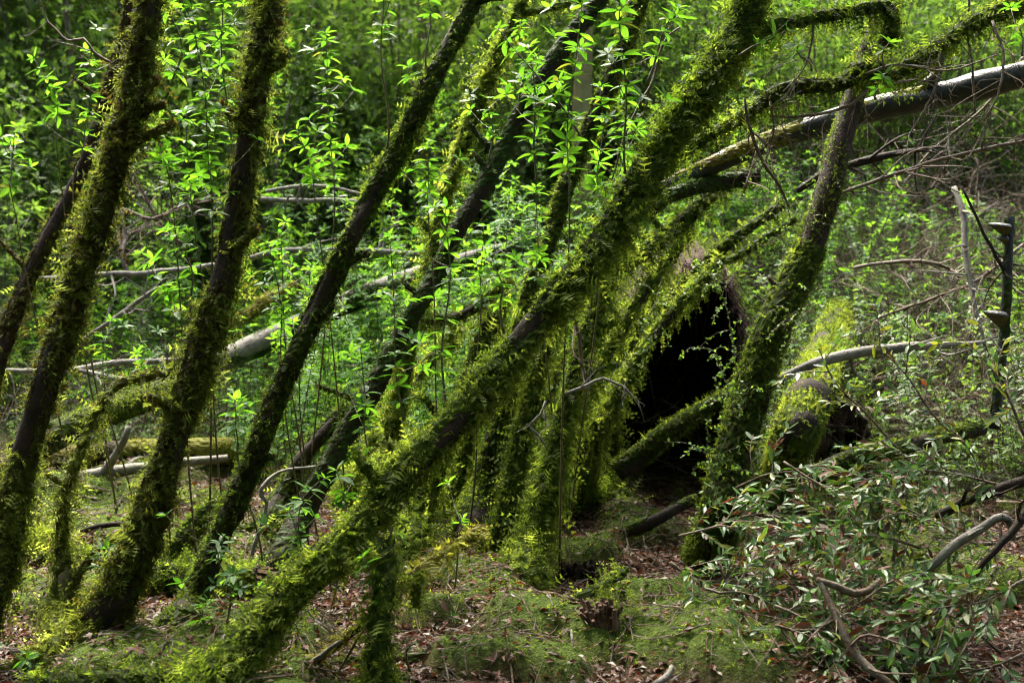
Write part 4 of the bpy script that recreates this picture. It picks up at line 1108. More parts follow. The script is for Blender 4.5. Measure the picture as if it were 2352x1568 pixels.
def layout(c, rng, spacing, ll, frac=0.75, side=0.35, nl=(5, 8), r0=.006):
    """stem polylines and leaf frames for one whorl-leaved sapling; c = stem centres base to top"""
    stems = [(c, np.linspace(r0, r0 * .35, len(c)))]
    leaves = []
    seg = np.linalg.norm(np.diff(c, axis=0), axis=1); L = np.concatenate([[0], np.cumsum(seg)])
    tot = L[-1]

    def whorl(p, ax, size, n, top=False):
        ph = rng.uniform(0, 2 * math.pi)
        u = unit(np.cross(ax, [0.3, 1, 0.1])); v = np.cross(ax, u)
        for i in range(n):
            a = ph + 2 * math.pi * i / n + rng.normal(0, .16)
            h = math.cos(a) * u + math.sin(a) * v
            el = rng.normal(.15 if not top else .45, .2)
            x = unit(h * math.cos(el) + ax * math.sin(el) + np.array([0, 0, -.08]))
            zz = unit(ax - x * np.dot(ax, x) + rng.normal(0, .15, 3))
            y = unit(np.cross(zz, x)); zz = np.cross(x, y)
            s_ = size * rng.uniform(.6, 1.2)
            leaves.append((p + x * .006, x, y, zz, s_))

    s_ = tot; first = True
    while s_ > tot * (1 - frac):
        i = min(np.searchsorted(L, s_), len(c) - 1)
        p = c[i]; ax = unit(c[i] - c[max(i - 2, 0)])
        whorl(p, ax, ll * (0.8 if first else 1.0), rng.integers(nl[0], nl[1]), first)
        if not first and rng.random() < side:
            a = rng.uniform(0, 2 * math.pi)
            d_ = unit(np.array([math.cos(a), math.sin(a), rng.uniform(.5, 1.1)]))
            e = p + d_ * rng.uniform(.08, .24)
            tc = spline(np.array([p, (p + e) / 2 + [0, 0, -.012], e]), .04)
            stems.append((tc, np.linspace(r0 * .4, r0 * .22, len(tc))))
            whorl(e, unit(d_ + [0, 0, .5]), ll * rng.uniform(.75, 1.0), rng.integers(nl[0], nl[1]), True)
        s_ -= spacing * rng.uniform(.8, 1.25); first = False
    return stems, leaves


def sapling(pts, label, seed, ll=.075, spacing=.085, frac=.75, side=.35, ground=False, group=None, meshes=None, mat=None, r0=.0055, cat='sapling', name='sapling'):
    rng = np.random.default_rng(seed)
    q = pxpath([(a, b, d, 1) for a, b, d in pts])[:, :3]
    if ground:
        g0 = q[0].copy(); g0[0] += rng.normal(0, .12); g0[1] += rng.uniform(.05, .3) + .45 * max(0, q[0][2] - float(H(q[0][0], q[0][1])) - .3); g0[2] = H(g0[0], g0[1]) - .02
        if q[0][2] - g0[2] > .08: q = np.vstack([g0, q])
    c = spline(q, .03)
    wv = np.linspace(0, rng.uniform(4, 9), len(c)); c = c + np.stack([np.sin(wv + rng.random() * 6) * .012, np.sin(wv * .8 + rng.random() * 6) * .012, 0 * wv], -1)
    full = np.linalg.norm(np.diff(c, axis=0), axis=1).sum(); own = np.linalg.norm(np.diff(q[1:] if len(q) > len(pts) else q, axis=0), axis=1).sum()
    stems, leaves = layout(c, rng, spacing, ll, frac * own / full, side, r0=r0)
    root = thing(name, c[0], label, cat, group)
    mb = MB()
    for sc_, sr in stems: mb.tube(sc_, sr, 5)
    part('stem', mb, mat or M_STEM, root, True)
    ms = meshes or ME_SAP
    base = c[0]
    for (p, x, y, z, s_) in leaves:
        o = bpy.data.objects.new('leaf', (ms if rng.random() > .035 else ME_OVALY)[rng.integers(len(ms))])
        COL.objects.link(o); o.parent = root
        m = np.eye(4); m[:3, 0] = x * s_; m[:3, 1] = y * s_; m[:3, 2] = z * s_; m[:3, 3] = p - base
        o.matrix_basis = Matrix(m.tolist())
    return root


SAP = [
 # pts from base to top (px, py, depth), label, leaf length, fraction with leaves, on ground
 ([(921, 1006, 5.0), (914, 860, 5.0), (912, 700, 5.0), (901, 549, 5.0)], 'tall upright sapling in front of the pale feathery trunk, reaching mid height', .085, .85, 1),
 ([(1018, 935, 4.72), (1022, 800, 4.75), (1026, 660, 4.75), (1031, 480, 4.8)], 'upright sapling growing straight off the lower part of the big diagonal', .085, .85, 0),
 ([(1160, 765, 4.78), (1156, 700, 4.78), (1153, 655, 4.78), (1112, 595, 4.8)], 'small sapling rooted on the middle of the big diagonal', .08, .8, 0),
 ([(838, 1036, 5.1), (836, 920, 5.1), (832, 795, 5.1)], 'slim sapling with flat leaf tiers standing left of the tallest one', .085, .85, 1),
 ([(1443, 400, 4.95), (1436, 280, 4.95), (1428, 163, 4.95), (1430, 10, 4.95), (1428, -40, 4.95)], 'straight brown-stemmed sapling on the upper big diagonal with large leaves', .105, .95, 0),
 ([(1310, 560, 4.85), (1301, 300, 4.85), (1318, 133, 4.85), (1331, 0, 4.85), (1335, -50, 4.85)], 'long thin-stemmed sapling over the bright leaves near the top edge', .10, .8, 1),
 ([(887, 343, 5.4), (884, 167, 5.35), (874, 0, 5.3), (870, -50, 5.3)], 'bare-stemmed sapling growing up off the slim trunk to the top edge', .085, .45, 0),
 ([(983, 190, 5.5), (984, 90, 5.5), (981, -30, 5.5)], 'brown shoot standing on the upper slim trunk', .075, .35, 0),
 ([(1198, 253, 6.15), (1199, 150, 6.1), (1198, 50, 6.1)], 'shoot growing upright off the nearly bare black trunk', .08, .8, 0),
 ([(1128, 370, 6.1), (1127, 300, 6.1), (1126, 227, 6.1)], 'short shoot beside the black trunk under the fork of leaves', .075, .8, 0),
 ([(984, 540, 5.6), (986, 430, 5.6), (990, 325, 5.6)], 'leafy sapling top just beneath the pale feathery trunk crossing', .085, .9, 1),
 ([(1330, 320, 4.9), (1294, 260, 4.9), (1231, 167, 4.9), (1148, 67, 4.9)], 'diagonal sapling shoot slanting over the black trunk towards the top', .10, .9, 0),
 ([(1240, 420, 5.2), (1225, 320, 5.2), (1222, 200, 5.2), (1215, 110, 5.2)], 'leafy shoot with broad leaves over the black trunk, mid top', .10, .9, 0),
 ([(1480, 190, 5.0), (1520, 90, 5.0), (1560, 20, 5.0)], 'leafy shoot bending towards the crest of the big diagonal', .10, .85, 0),
 ([(1385, 520, 5.4), (1370, 420, 5.4), (1388, 300, 5.4), (1385, 200, 5.4)], 'dense sapling filling the gap behind the upper big diagonal', .09, .9, 1),
 ([(1240, 700, 5.6), (1242, 560, 5.6), (1235, 430, 5.6)], 'sapling in the middle thicket just above the big diagonal', .085, .9, 1),
 ([(1105, 760, 5.6), (1100, 640, 5.6), (1105, 520, 5.6)], 'sapling with tidy tiers in the middle thicket near the black trunk', .085, .9, 1),
 ([(133, 420, 5.7), (122, 233, 5.7), (75, 135, 5.7)], 'sapling with bright fans of leaves in the dim upper corner', .085, .55, 1),
 ([(40, 500, 5.6), (25, 420, 5.6), (30, 290, 5.6)], 'small shoot at the picture edge beside the dark back trunk', .08, .7, 1),
 ([(170, 520, 5.6), (185, 340, 5.6), (205, 200, 5.6), (200, 120, 5.6)], 'sapling between the dark back trunk and the upper corner', .085, .6, 1),
 ([(393, 510, 5.1), (360, 343, 5.1), (363, 273, 5.1)], 'sapling with bright translucent fans close to the corner trunk', .095, .9, 1),
 ([(450, 560, 5.3), (440, 400, 5.3), (433, 263, 5.3)], 'sapling midway between the two thick trunks with level leaf fans', .09, .85, 1),
 ([(493, 560, 4.9), (480, 350, 4.9), (470, 210, 4.9), (445, 80, 4.9), (430, -30, 4.9)], 'tall sapling with dark glossy wet leaves beside the second trunk', .08, .95, 1),
 ([(525, 400, 5.2), (520, 200, 5.2), (512, 60, 5.2), (505, -40, 5.2)], 'second tall dark-leaved sapling hugging the second trunk', .08, .9, 0),
 ([(400, 200, 5.3), (410, 90, 5.3), (385, -20, 5.3)], 'leafy shoot at the top edge between the two thick trunks', .09, .95, 0),
 ([(770, 560, 6.0), (760, 300, 6.0), (745, 80, 6.0)], 'upright sapling in the glade right behind the second trunk', .09, .85, 1),
 ([(730, 520, 5.7), (717, 383, 5.7), (687, 300, 5.7)], 'sapling leaning towards the second trunk above the bleached branch', .085, .85, 1),
 ([(960, 230, 5.6), (950, 190, 5.6), (943, 155, 5.6)], 'single star of leaves standing clear beside the upper slim trunk', .09, .5, 0),
 ([(650, 880, 5.5), (640, 700, 5.5), (612, 560, 5.5)], 'stem bundle sapling before the pale grey log', .075, .7, 1),
 ([(668, 860, 5.6), (655, 720, 5.6), (640, 540, 5.6)], 'wispy sapling with dark thin stems near the pale grey log', .075, .75, 1),
 ([(690, 900, 5.9), (700, 760, 5.9), (705, 620, 5.9)], 'sapling standing behind the slim trunk at the grey log', .08, .85, 1),
 ([(247, 899, 6.0), (235, 806, 6.0), (233, 776, 6.0)], 'little sapling in the open above the green-topped log', .075, .9, 1),
 ([(345, 900, 6.2), (327, 836, 6.2), (330, 799, 6.2)], 'little sapling close to the second trunk above the green-topped log', .07, .9, 1),
 ([(395, 780, 5.3), (384, 689, 5.3), (345, 620, 5.3), (323, 582, 5.3)], 'arching sapling with drooping mid-green leaves between the thick trunks', .09, .9, 1),
 ([(450, 760, 5.0), (437, 642, 5.0), (407, 522, 5.0)], 'sapling stem leaning along the second trunk at mid height', .075, .7, 0),
 ([(545, 1010, 5.2), (535, 960, 5.2), (530, 920, 5.2)], 'low tuft of broad drooping leaves at the middle of the slim trunk', .10, .95, 1),
 ([(475, 1455, 4.75), (470, 1410, 4.75), (474, 1380, 4.75)], 'dark glossy rosette at the slim trunk foot', .08, .95, 1),
 ([(602, 1415, 4.7), (598, 1380, 4.7), (597, 1350, 4.7)], 'small upright rosette beside the broken red log end', .08, .9, 1),
 ([(525, 1440, 4.7), (520, 1350, 4.7), (508, 1285, 4.7), (515, 1230, 4.7)], 'thin seedling with flat dark tiers in front of the level mossy log', .065, .9, 1),
 ([(690, 1300, 4.9), (688, 1220, 4.9), (700, 1150, 4.9), (740, 1105, 4.9)], 'bushy bright sapling arching before the black trunk foot', .09, .95, 1),
 ([(680, 1290, 4.95), (672, 1220, 4.95), (660, 1170, 4.95)], 'lower leafy shoot of the bright clump before the black trunk foot', .085, .95, 1),
 ([(800, 1200, 4.9), (795, 1130, 4.9), (780, 1080, 4.9)], 'leaf cluster hanging just behind the lower big diagonal', .085, .95, 1),
 ([(235, 1350, 5.0), (234, 1300, 5.0), (232, 1260, 5.0)], 'small seedling on the bright mossy log between the thick trunks', .07, .9, 1),
 ([(75, 1560, 4.3), (72, 1530, 4.3), (70, 1500, 4.3)], 'dark seedling in the bottom corner', .065, .9, 1),
 ([(1061, 1235, 5.2), (1062, 1210, 5.2), (1064, 1190, 5.2)], 'single seedling tier above the ferny broken stick', .065, .5, 1),
 ([(860, 1420, 4.35), (850, 1340, 4.35), (835, 1280, 4.35)], 'seedling with broad leaves hanging beside the shaggy mossy post', .08, .9, 1),
 ([(935, 1540, 4.3), (940, 1500, 4.3), (935, 1470, 4.3)], 'glossy seedling at the base of the shaggy mossy post', .05, .95, 1),
 ([(1870, 165, 5.0), (1845, 130, 5.0), (1825, 105, 5.0)], 'bluish wet rosette hanging by the level mossy bough', .085, .7, 0),
 ([(2010, 230, 5.1), (2022, 195, 5.1), (2035, 175, 5.1)], 'bluish wet rosette at the bough knot before the smooth log', .08, .8, 0),
 ([(2025, 160, 5.1), (2030, 130, 5.1), (2042, 100, 5.1)], 'dark wet rosette just above the bough knot', .085, .8, 0),
 ([(2350, 130, 5.0), (2342, 100, 5.0), (2345, 60, 5.0)], 'dark leaf cluster hanging at the top corner by the bough', .085, .95, 0),
 ([(1690, 130, 5.05), (1760, 95, 5.05), (1800, 70, 5.05)], 'long-leaved shoot leaving the crest of the big diagonal', .10, .7, 0),
]
for i, (pts, lab, ll, fr, gr) in enumerate(SAP):
    dark = 'dark' in lab or 'bluish' in lab or 'glossy' in lab
    sapling(pts, lab.replace('left of the tallest one', 'beside the tallest one'), 100 + i, ll * .70, ll * .56, fr, .4 if fr > .6 else .25, bool(gr))

# the sunlit thicket behind: whole saplings copied from a few grown ones
def proto_sapling(seed, h, ll, mat, stem_mat, tm=L_SAP, spacing=None, frac=.8, side=.55, r0=.006):
    rng = np.random.default_rng(seed)
    lean = rng.normal(0, .2, 2)
    c = spline(np.array([[0, 0, -.03], [lean[0] * h * .4, lean[1] * h * .4, h * .5], [lean[0] * h, lean[1] * h, h]]), .05)
    stems, leaves = layout(c, rng, spacing or ll * 1.05, ll, frac, side, r0=r0)
    sb = MB()
    for sc_, sr in stems: sb.tube(sc_, sr, 4, caps=False)
    fb = MB()
    p = np.array([l[0] for l in leaves]); x = np.array([l[1] for l in leaves]); z = np.array([l[3] for l in leaves]); s_ = np.array([l[4] for l in leaves])
    w_ = rng.integers(0, len(tm), len(p))
    for j in range(len(tm)):
        q = w_ == j
        scatter(fb, tm[j], p[q], x[q], z[q], s_[q], rng.random(q.sum()))
    return sb.mesh('stem', stem_mat, True), fb.mesh('foliage', mat, True)


PRO = [proto_sapling(500 + i, h, .055, M_LEAF2, M_STEM) for i, h in enumerate([.8, 1.0, 1.25, 1.5, 1.8, 1.1])]
PROF = [proto_sapling(520 + i, h, .07, M_FAR, M_STEM, side=.8) for i, h in enumerate([1.2, 1.6, 2.0])]
PROS = [proto_sapling(540 + i, h, .038, M_CREEP, M_TWIG, L_LOW, spacing=.04, side=.9, r0=.004) for i, h in enumerate([.5, .7, .9])]


def plant_copy(name, pro, loc, rz, sc_, label, group, cat='sapling', tilt=(0, 0)):
    t = thing(name, loc, label, cat, group)
    t.rotation_euler = (tilt[0], tilt[1], rz); t.scale = (sc_, sc_, sc_)
    link('stem', pro[0], t)
    f = link('foliage', pro[1], t); f['kind'] = 'stuff'
    return t


rng = np.random.default_rng(77)


def zone(n, px, dd, protos, label, group, sc_=(.8, 1.2), name='sapling', cat='sapling', clear=None):
    k = 0
    while k < n:
        d = rng.uniform(*dd); x = (rng.uniform(*px) - 1176) / FPX * d; y = d
        if clear is not None and clear(x, y): continue
        plant_copy(name, protos[rng.integers(len(protos))], (x, y, float(H(x, y))), rng.uniform(0, 6.28), rng.uniform(*sc_), label, group, cat, (rng.normal(0, .06), rng.normal(0, .06)))
        k += 1


ZONES = [
 (8, (620, 720), (7.2, 8.6), PRO, 'sunlit sapling behind the slim trunk, before the pale grey log', (.7, 1.0)),
 (9, (720, 830), (7.2, 9.0), PRO, 'sunlit sapling between the slim trunk and the tall upright sapling', (.7, 1.1)),
 (9, (830, 930), (7.2, 9.2), PRO, 'sunlit sapling behind the tall upright sapling in front of the feathery trunk', (.7, 1.1)),
 (9, (930, 1030), (7.4, 9.4), PRO, 'sunlit sapling right behind the pale feathery trunk', (.8, 1.2)),
 (9, (1030, 1140), (7.4, 9.6), PRO, 'sunlit sapling between the feathery trunk and the black trunk', (.8, 1.2)),
 (9, (1140, 1240), (7.6, 10), PRO, 'sunlit sapling behind the black trunk, mid height', (.9, 1.3)),
 (9, (1240, 1340), (7.6, 10), PRO, 'sunlit sapling behind the steep dark trunk', (.9, 1.3)),
 (9, (1340, 1440), (7.8, 10.5), PRO, 'sunlit sapling between the steep dark trunk and the big diagonal', (.9, 1.4)),
 (8, (1440, 1640), (8.4, 11), PRO, 'leafy sapling above the dark hollow, under the smooth log', (.9, 1.4)),
 (9, (560, 820), (10, 13), PRO, 'distant sapling on the slope above the whitish level branch', (1.0, 1.5)),
 (9, (820, 1100), (10, 13), PRO, 'distant sapling on the slope behind the slim trunk top', (1.0, 1.5)),
 (9, (1100, 1400), (10, 13), PRO, 'distant sapling on the slope near the tan mossy trunk', (1.0, 1.5)),
 (10, (280, 460), (9.8, 12), PRO, 'sapling in the glade gap beside the corner trunk', (.8, 1.2)),
 (9, (460, 640), (9.8, 12), PRO, 'sapling in the glade gap beside the second trunk', (.8, 1.2)),
 (9, (-100, 100), (9.5, 12), PROF, 'dim sapling in the shade by the picture edge beyond the back trunk', (.9, 1.4)),
 (9, (100, 340), (9.5, 12), PROF, 'dim sapling in the shade between the back trunk and the corner trunk', (.9, 1.4)),
 (9, (1720, 1900), (8.2, 11), PRO, 'leafy sapling on the slope behind the stout trunk', (.5, .9)),
 (10, (1900, 2100), (8.2, 11), PRO, 'leafy sapling on the slope under the middle of the smooth log', (.5, .9)),
 (10, (2100, 2400), (8.2, 11), PRO, 'leafy sapling on the slope behind the fungus post', (.5, .9)),
]
for (n_, px_, dd_, pr_, lab_, sc__) in ZONES:
    zone(n_, px_, dd_, pr_, lab_, 'saplings ' + lab_.split('sapling ', 1)[1], sc__)
zone(12, (1730, 1950), (6.9, 8.6), PROS, 'fine-leaved shrub on the slope near the stout trunk', 'fine-leaved shrubs near the stout trunk', (.7, 1.2), 'shrub', 'shrub')
zone(12, (1950, 2180), (6.9, 8.6), PROS, 'fine-leaved shrub on the twiggy slope above the soil bank', 'fine-leaved shrubs above the soil bank', (.7, 1.2), 'shrub', 'shrub')
zone(12, (2180, 2420), (6.6, 8.6), PROS, 'fine-leaved shrub on the twiggy slope around the fungus post', 'fine-leaved shrubs around the fungus post', (.7, 1.2), 'shrub', 'shrub')
zone(8, (60, 520), (8.4, 9.2), PROS, 'low fine-leaved shrub among the heap of grey branches', 'shrubs in the branch heap', (.5, .8), 'shrub', 'shrub')

# leafy ground layer of the glade and slope that nobody could count: patches under one object
rng = np.random.default_rng(31)


def cover_patch(seed, R, hmax, nst, ll, mat):
    rng = np.random.default_rng(seed)
    fb = MB(); sb = MB()
    pos = []; nrm_ = []
    for i in range(nst):
        a = rng.uniform(0, 6.28); q = R * math.sqrt(rng.random()); h = hmax * rng.uniform(.15, 1)
        b0 = np.array([q * math.cos(a), q * math.sin(a), -.05]); e = b0 + np.array([rng.normal(0, .06), rng.normal(0, .06), h + .05])
        m = (b0 + e) / 2 + rng.normal(0, .02, 3)
        sb.tube(np.array([b0, m, e]), [.0032, .0026, .0016], 3, caps=False)
        t = 1.0
        while t > .25:
            pos.append(b0 + (e - b0) * t); t -= rng.uniform(.09, .2) * .5 / max(h, .25)
    pos = np.array(pos); k = rng.integers(4, 7, len(pos)); pos = np.repeat(pos, k, 0)
    a = rng.uniform(0, 6.28, len(pos)); el = rng.normal(.1, .3, len(pos))
    gd = np.stack([np.cos(a) * np.cos(el), np.sin(a) * np.cos(el), np.sin(el)], -1)
    w_ = rng.integers(0, 2, len(pos))
    for j in range(2):
        q = w_ == j
        scatter(fb, L_LOW[j], pos[q], gd[q], np.array([0, 0, 1.]) + rng.normal(0, .3, (q.sum(), 3)), rng.uniform(.6, 1.25, q.sum()) * ll, rng.random(q.sum()))
    return fb.mesh('foliage', mat, True), sb.mesh('stems', M_STEM)


def carpet(root, protos, n, px, dd, sc_, dens=None, rot=True):
    k = 0; t = 0
    while k < n and t < n * 20:
        t += 1
        d = math.sqrt(rng.uniform(dd[0] ** 2, dd[1] ** 2)); p = rng.uniform(*px); x = (p - 1176) / FPX * d
        if dens is not None and rng.random() > dens(p, d): continue
        z = float(H(x, d)); z2 = float(H(x, d + .3))
        pr = protos[rng.integers(len(protos))]; q = rng.uniform(*sc_); rz = rng.uniform(0, 6.28)
        for nm, me in zip(('foliage', 'stems'), pr):
            o = link(nm, me, root); o['kind'] = 'stuff'
            o.location = (x, d, z); o.rotation_euler = (rng.normal(0, .1), rng.normal(0, .1), rz); o.scale = (q, q, q * rng.uniform(.8, 1.2))
        k += 1


UG = [cover_patch(600 + i, .32, h, 34, .056, M_LEAF2) for i, h in enumerate((.35, .55, .8))]
UGS = [cover_patch(620 + i, .32, h, 30, .04, M_CREEP) for i, h in enumerate((.3, .5))]
root = tag(bpy.data.objects.new('undergrowth', None), 'bright leafy ground layer covering the glade and the slope', 'undergrowth', kind='stuff')
COL.objects.link(root)
nohole = lambda p, d: 0.0 if (1360 < p < 1760 and d < 9.4) else 1.0
carpet(root, UG, 150, (590, 1480), (7.4, 13), (.8, 1.2), nohole)
carpet(root, UG, 60, (-60, 640), (9.2, 13), (.7, 1.1))
carpet(root, UG[:2], 70, (1480, 2420), (8.6, 13), (.7, 1.1), nohole)
carpet(root, UGS, 50, (1740, 2420), (6.9, 10), (.7, 1.2))
carpet(root, UGS, 24, (1400, 1760), (8.9, 10.5), (.8, 1.3))
carpet(root, UGS, 16, (0, 560), (8.2, 9.6), (.5, .9))

root = tag(bpy.data.objects.new('dead_brush', None), 'fine brown dead twigs tangled through the slope undergrowth', 'brush', kind='stuff')
COL.objects.link(root)
def brush_patch(seed):
    rng = np.random.default_rng(seed); mb = MB()
    for i in range(46):
        p = rng.normal(0, .35, 3) * [1, 1, .1]; dr = unit(rng.normal(0, 1, 3) * [1, 1, .5] + [0, 0, .45]); L = rng.uniform(.3, .9)
        c = spline(np.array([p, p + dr * L * .5 + rng.normal(0, .06, 3), p + dr * L + rng.normal(0, .1, 3)]), .12)
        mb.tube(c, np.linspace(.0045, .0015, len(c)), 3, caps=False)
        for z in range(2):
            q = c[rng.integers(1, len(c))]; mb.tube(np.array([q, q + unit(dr + rng.normal(0, .7, 3)) * L * .4]), [.002, .001], 3, caps=False)
    return (mb.mesh('twigs', M_TWIG),)
BR = [brush_patch(650), brush_patch(651)]
carpet(root, BR, 60, (1720, 2420), (7.0, 10.5), (.7, 1.2))
carpet(root, BR, 14, (1700, 2420), (10.5, 13), (1, 1.8))
carpet(root, BR, 24, (150, 640), (8.8, 11.5), (.7, 1.2))
carpet(root, BR, 16, (640, 1500), (10, 13), (.7, 1.3))

# ------------------------------------------------------------------ creepers with tiny leaves
def creeper(pts, label, seed, n=160, size=.016, spread=.05):
    rng = np.random.default_rng(seed)
    c = spline(pxpath([(a, b, d, 1) for a, b, d in pts])[:, :3], .02)
    c = c + np.cumsum(rng.normal(0, .003, c.shape), 0)
    root = thing('creeper', c[0], label, 'creeper')
    mb = MB(); mb.tube(c, .0022, 4)
    ends = [c]
    for i in range(12):
        j = rng.integers(2, len(c)); dr = unit(rng.normal(0, 1, 3) + [0, -.3, -.1]); L = rng.uniform(.06, .2)
        t = np.array([c[j], c[j] + dr * L * .5 + [0, 0, .01], c[j] + dr * L + [0, 0, -.02]]); t = spline(t, .02)
        mb.tube(t, .0013, 3, caps=False); ends.append(t)
    part('stem', mb, M_TWIG, root)
    pts_ = np.vstack(ends); q = rng.integers(0, len(pts_), n)
    fb = MB(); gd = rng.normal(size=(n, 3)) + [0, -.2, 0]
    scatter(fb, L_LOW[1], pts_[q], gd, rng.normal(0, .5, (n, 3)) + [0, -.3, 1.], size * rng.uniform(.6, 1.3, n), rng.random(n), 1.6)
    part('foliage', fb, M_CREEP, root, False, 'stuff')


creeper([(1840, 560, 5.8), (1860, 480, 5.85), (1880, 400, 5.9), (1890, 330, 5.92)], 'tiny-leaved creeper climbing the bare reddish bark of the stout trunk', 201, 120, .012)
creeper([(1800, 470, 5.5), (1770, 400, 5.5), (1745, 330, 5.5)], 'tiny-leaved creeper hanging beneath the smooth log', 202, 220)
creeper([(1700, 950, 5.6), (1690, 850, 5.6), (1672, 740, 5.6), (1640, 660, 5.6), (1590, 620, 5.6)], 'tiny-leaved creeper fountain before the dark hollow', 203, 320)
creeper([(1690, 960, 5.65), (1670, 900, 5.65), (1640, 810, 5.6), (1600, 800, 5.6)], 'lower tiny-leaved spray reaching over the dark hollow', 204, 240)
creeper([(1800, 760, 5.6), (1830, 720, 5.6), (1870, 700, 5.6)], 'small creeper spray on the sunny side of the stout trunk', 205, 140)
creeper([(1520, 640, 6.2), (1500, 700, 6.2), (1470, 760, 6.2), (1500, 800, 6.2)], 'creeper dangling across the boughs by the hollow', 206, 160)
creeper([(1650, 1200, 5.4), (1640, 1120, 5.45), (1625, 1040, 5.5)], 'creeper at the foot of the stout trunk', 207, 160, .02)
creeper([(1765, 480, 6.2), (1800, 520, 6.2), (1750, 560, 6.2), (1700, 540, 6.2)], 'yellow-green creeper tangle between smooth log and stout trunk', 208, 260)

# ------------------------------------------------------------------ leafy windfall with oval leaves
def windfall(pts, label, seed, n_side=20, side_len=(.12, .36), ll=.05, mixd=(.74, .12, .14), sub=True):
    rng = np.random.default_rng(seed)
    c = spline(pxpath([(a, b, d, 1) for a, b, d in pts])[:, :3], .03)
    c[:, 2] = np.maximum(c[:, 2], H(c[:, 0], c[:, 1]) + .03)
    root = thing('leafy_branch', c[0], label, 'fallen branch', 'leafy windfall branches')
    mb = MB(); mb.tube(c, np.linspace(.006, .0025, len(c)), 5)
    twigs = [(c[len(c) // 2:], None)]
    T, N, B = frames(c)
    for i in range(n_side):
        j = int((.12 + .85 * (i + rng.random()) / n_side) * (len(c) - 1))
        sg = 1 if i % 2 else -1
        dr = unit(T[j] * .7 + sg * unit(np.cross(T[j], [0, -.5, .8])) * rng.uniform(.5, 1) + rng.normal(0, .25, 3))
        L = rng.uniform(*side_len)
        tc = spline(np.array([c[j], c[j] + dr * L * .5 + rng.normal(0, .015, 3), c[j] + dr * L + np.array([0, 0, -.2 * L])]), .025)
        tc[:, 2] = np.maximum(tc[:, 2], H(tc[:, 0], tc[:, 1]) + .02)
        tb = MB(); tb.tube(tc, np.linspace(.003, .0013, len(tc)), 4, caps=False)
        twigs.append((tc, part('twig', tb, M_TWIG, root, True)))
    part('stem', mb, M_TWIG, root, True)
    base = c[0]; rest = [[], [], []]
    for tc, tw_ in twigs:
        Tt = unit(np.gradient(tc, axis=0))
        for i in range(1, len(tc)):
            if rng.random() < .12: continue
            for sg in (-1, 1):
                if rng.random() < .12: continue
                sd = unit(np.cross(Tt[i], [0, 0, 1.0]) * sg + rng.normal(0, .35, 3))
                x = unit(Tt[i] * .8 + sd * .8 + np.array([0, 0, rng.uniform(-.5, .25)]))
                zz = unit(np.array([0, -.15, 1.0]) + rng.normal(0, .55, 3)); y = unit(np.cross(zz, x)); zz = np.cross(x, y)
                s_ = ll * rng.uniform(.65, 1.25)
                u = rng.random()
                ms = ME_OVAL if u < mixd[0] else (ME_OVALY if u < mixd[0] + mixd[1] else ME_OVALD)
                if rng.random() < .5:
                    rest[0 if ms is ME_OVAL else (1 if ms is ME_OVALY else 2)].append((tc[i], x, zz, s_)); continue
                o = bpy.data.objects.new('leaf', ms[rng.integers(3)])
                COL.objects.link(o); o.parent = tw_ or root
                m = np.eye(4); m[:3, 0] = x * s_; m[:3, 1] = y * s_; m[:3, 2] = zz * s_; m[:3, 3] = tc[i] - base
                o.matrix_basis = Matrix(m.tolist())

    for ls, mt in zip(rest, (M_SHRUB, M_SHRUBY, M_DEAD)):
        if not ls: continue
        fb = MB(); scatter(fb, L_OVAL[rng.integers(3)], np.array([l[0] for l in ls]), np.array([l[1] for l in ls]), np.array([l[2] for l in ls]), np.array([l[3] for l in ls]), rng.random(len(ls)))
        part('foliage', fb, mt, root, True, 'stuff')


windfall([(2300, 1500, 4.5), (2200, 1420, 4.55), (2080, 1380, 4.6), (1960, 1300, 4.7)], 'pale-leaved windfall branch filling the bottom corner of the tangle', 301)
windfall([(2352, 1330, 4.4), (2260, 1380, 4.35), (2160, 1400, 4.35), (2060, 1440, 4.35)], 'windfall branch whose pale leaf undersides face out at the picture edge', 302, ll=.058)
windfall([(2320, 1120, 5.0), (2200, 1090, 5.0), (2080, 1080, 5.0), (1960, 1110, 5.0)], 'windfall branch along the upper edge of the tangle under the fungus post', 303)
windfall([(1800, 1060, 5.3), (1880, 1110, 5.2), (1980, 1150, 5.1), (2080, 1200, 5.0)], 'windfall branch spreading from the stout trunk foot', 304)
windfall([(1560, 1230, 5.2), (1640, 1210, 5.15), (1740, 1180, 5.1), (1860, 1190, 5.1)], 'grey-green windfall branch lying across the stout trunk foot', 305)
windfall([(1540, 1290, 5.0), (1600, 1330, 4.95), (1700, 1330, 4.9), (1820, 1300, 4.85)], 'windfall branch at the litter side of the tangle', 306)
windfall([(2120, 1260, 4.8), (2020, 1230, 4.85), (1900, 1220, 4.9), (1780, 1240, 4.95)], 'windfall branch through the heart of the tangle', 307, mixd=(.62, .12, .26))
windfall([(2240, 1040, 5.2), (2150, 960, 5.2), (2080, 860, 5.2), (2010, 790, 5.2)], 'sparse windfall branch rising over the soil bank with yellowing leaves', 308, 8, ll=.052, mixd=(.55, .38, .07))
windfall([(2060, 1030, 5.2), (1990, 950, 5.2), (1920, 880, 5.2), (1880, 800, 5.2)], 'thin leafy spray over the cushion-mossed log', 309, 6, mixd=(.55, .38, .07))
windfall([(2352, 1000, 5.0), (2320, 920, 5.0), (2290, 850, 5.05), (2310, 780, 5.1)], 'yellow-green spray standing beside the foot of the fungus post', 310, 7, mixd=(.55, .4, .05))
windfall([(1780, 1480, 4.5), (1850, 1460, 4.5), (1950, 1400, 4.55), (2050, 1330, 4.6)], 'windfall branch under the bare brown branch', 311, mixd=(.7, .1, .2))
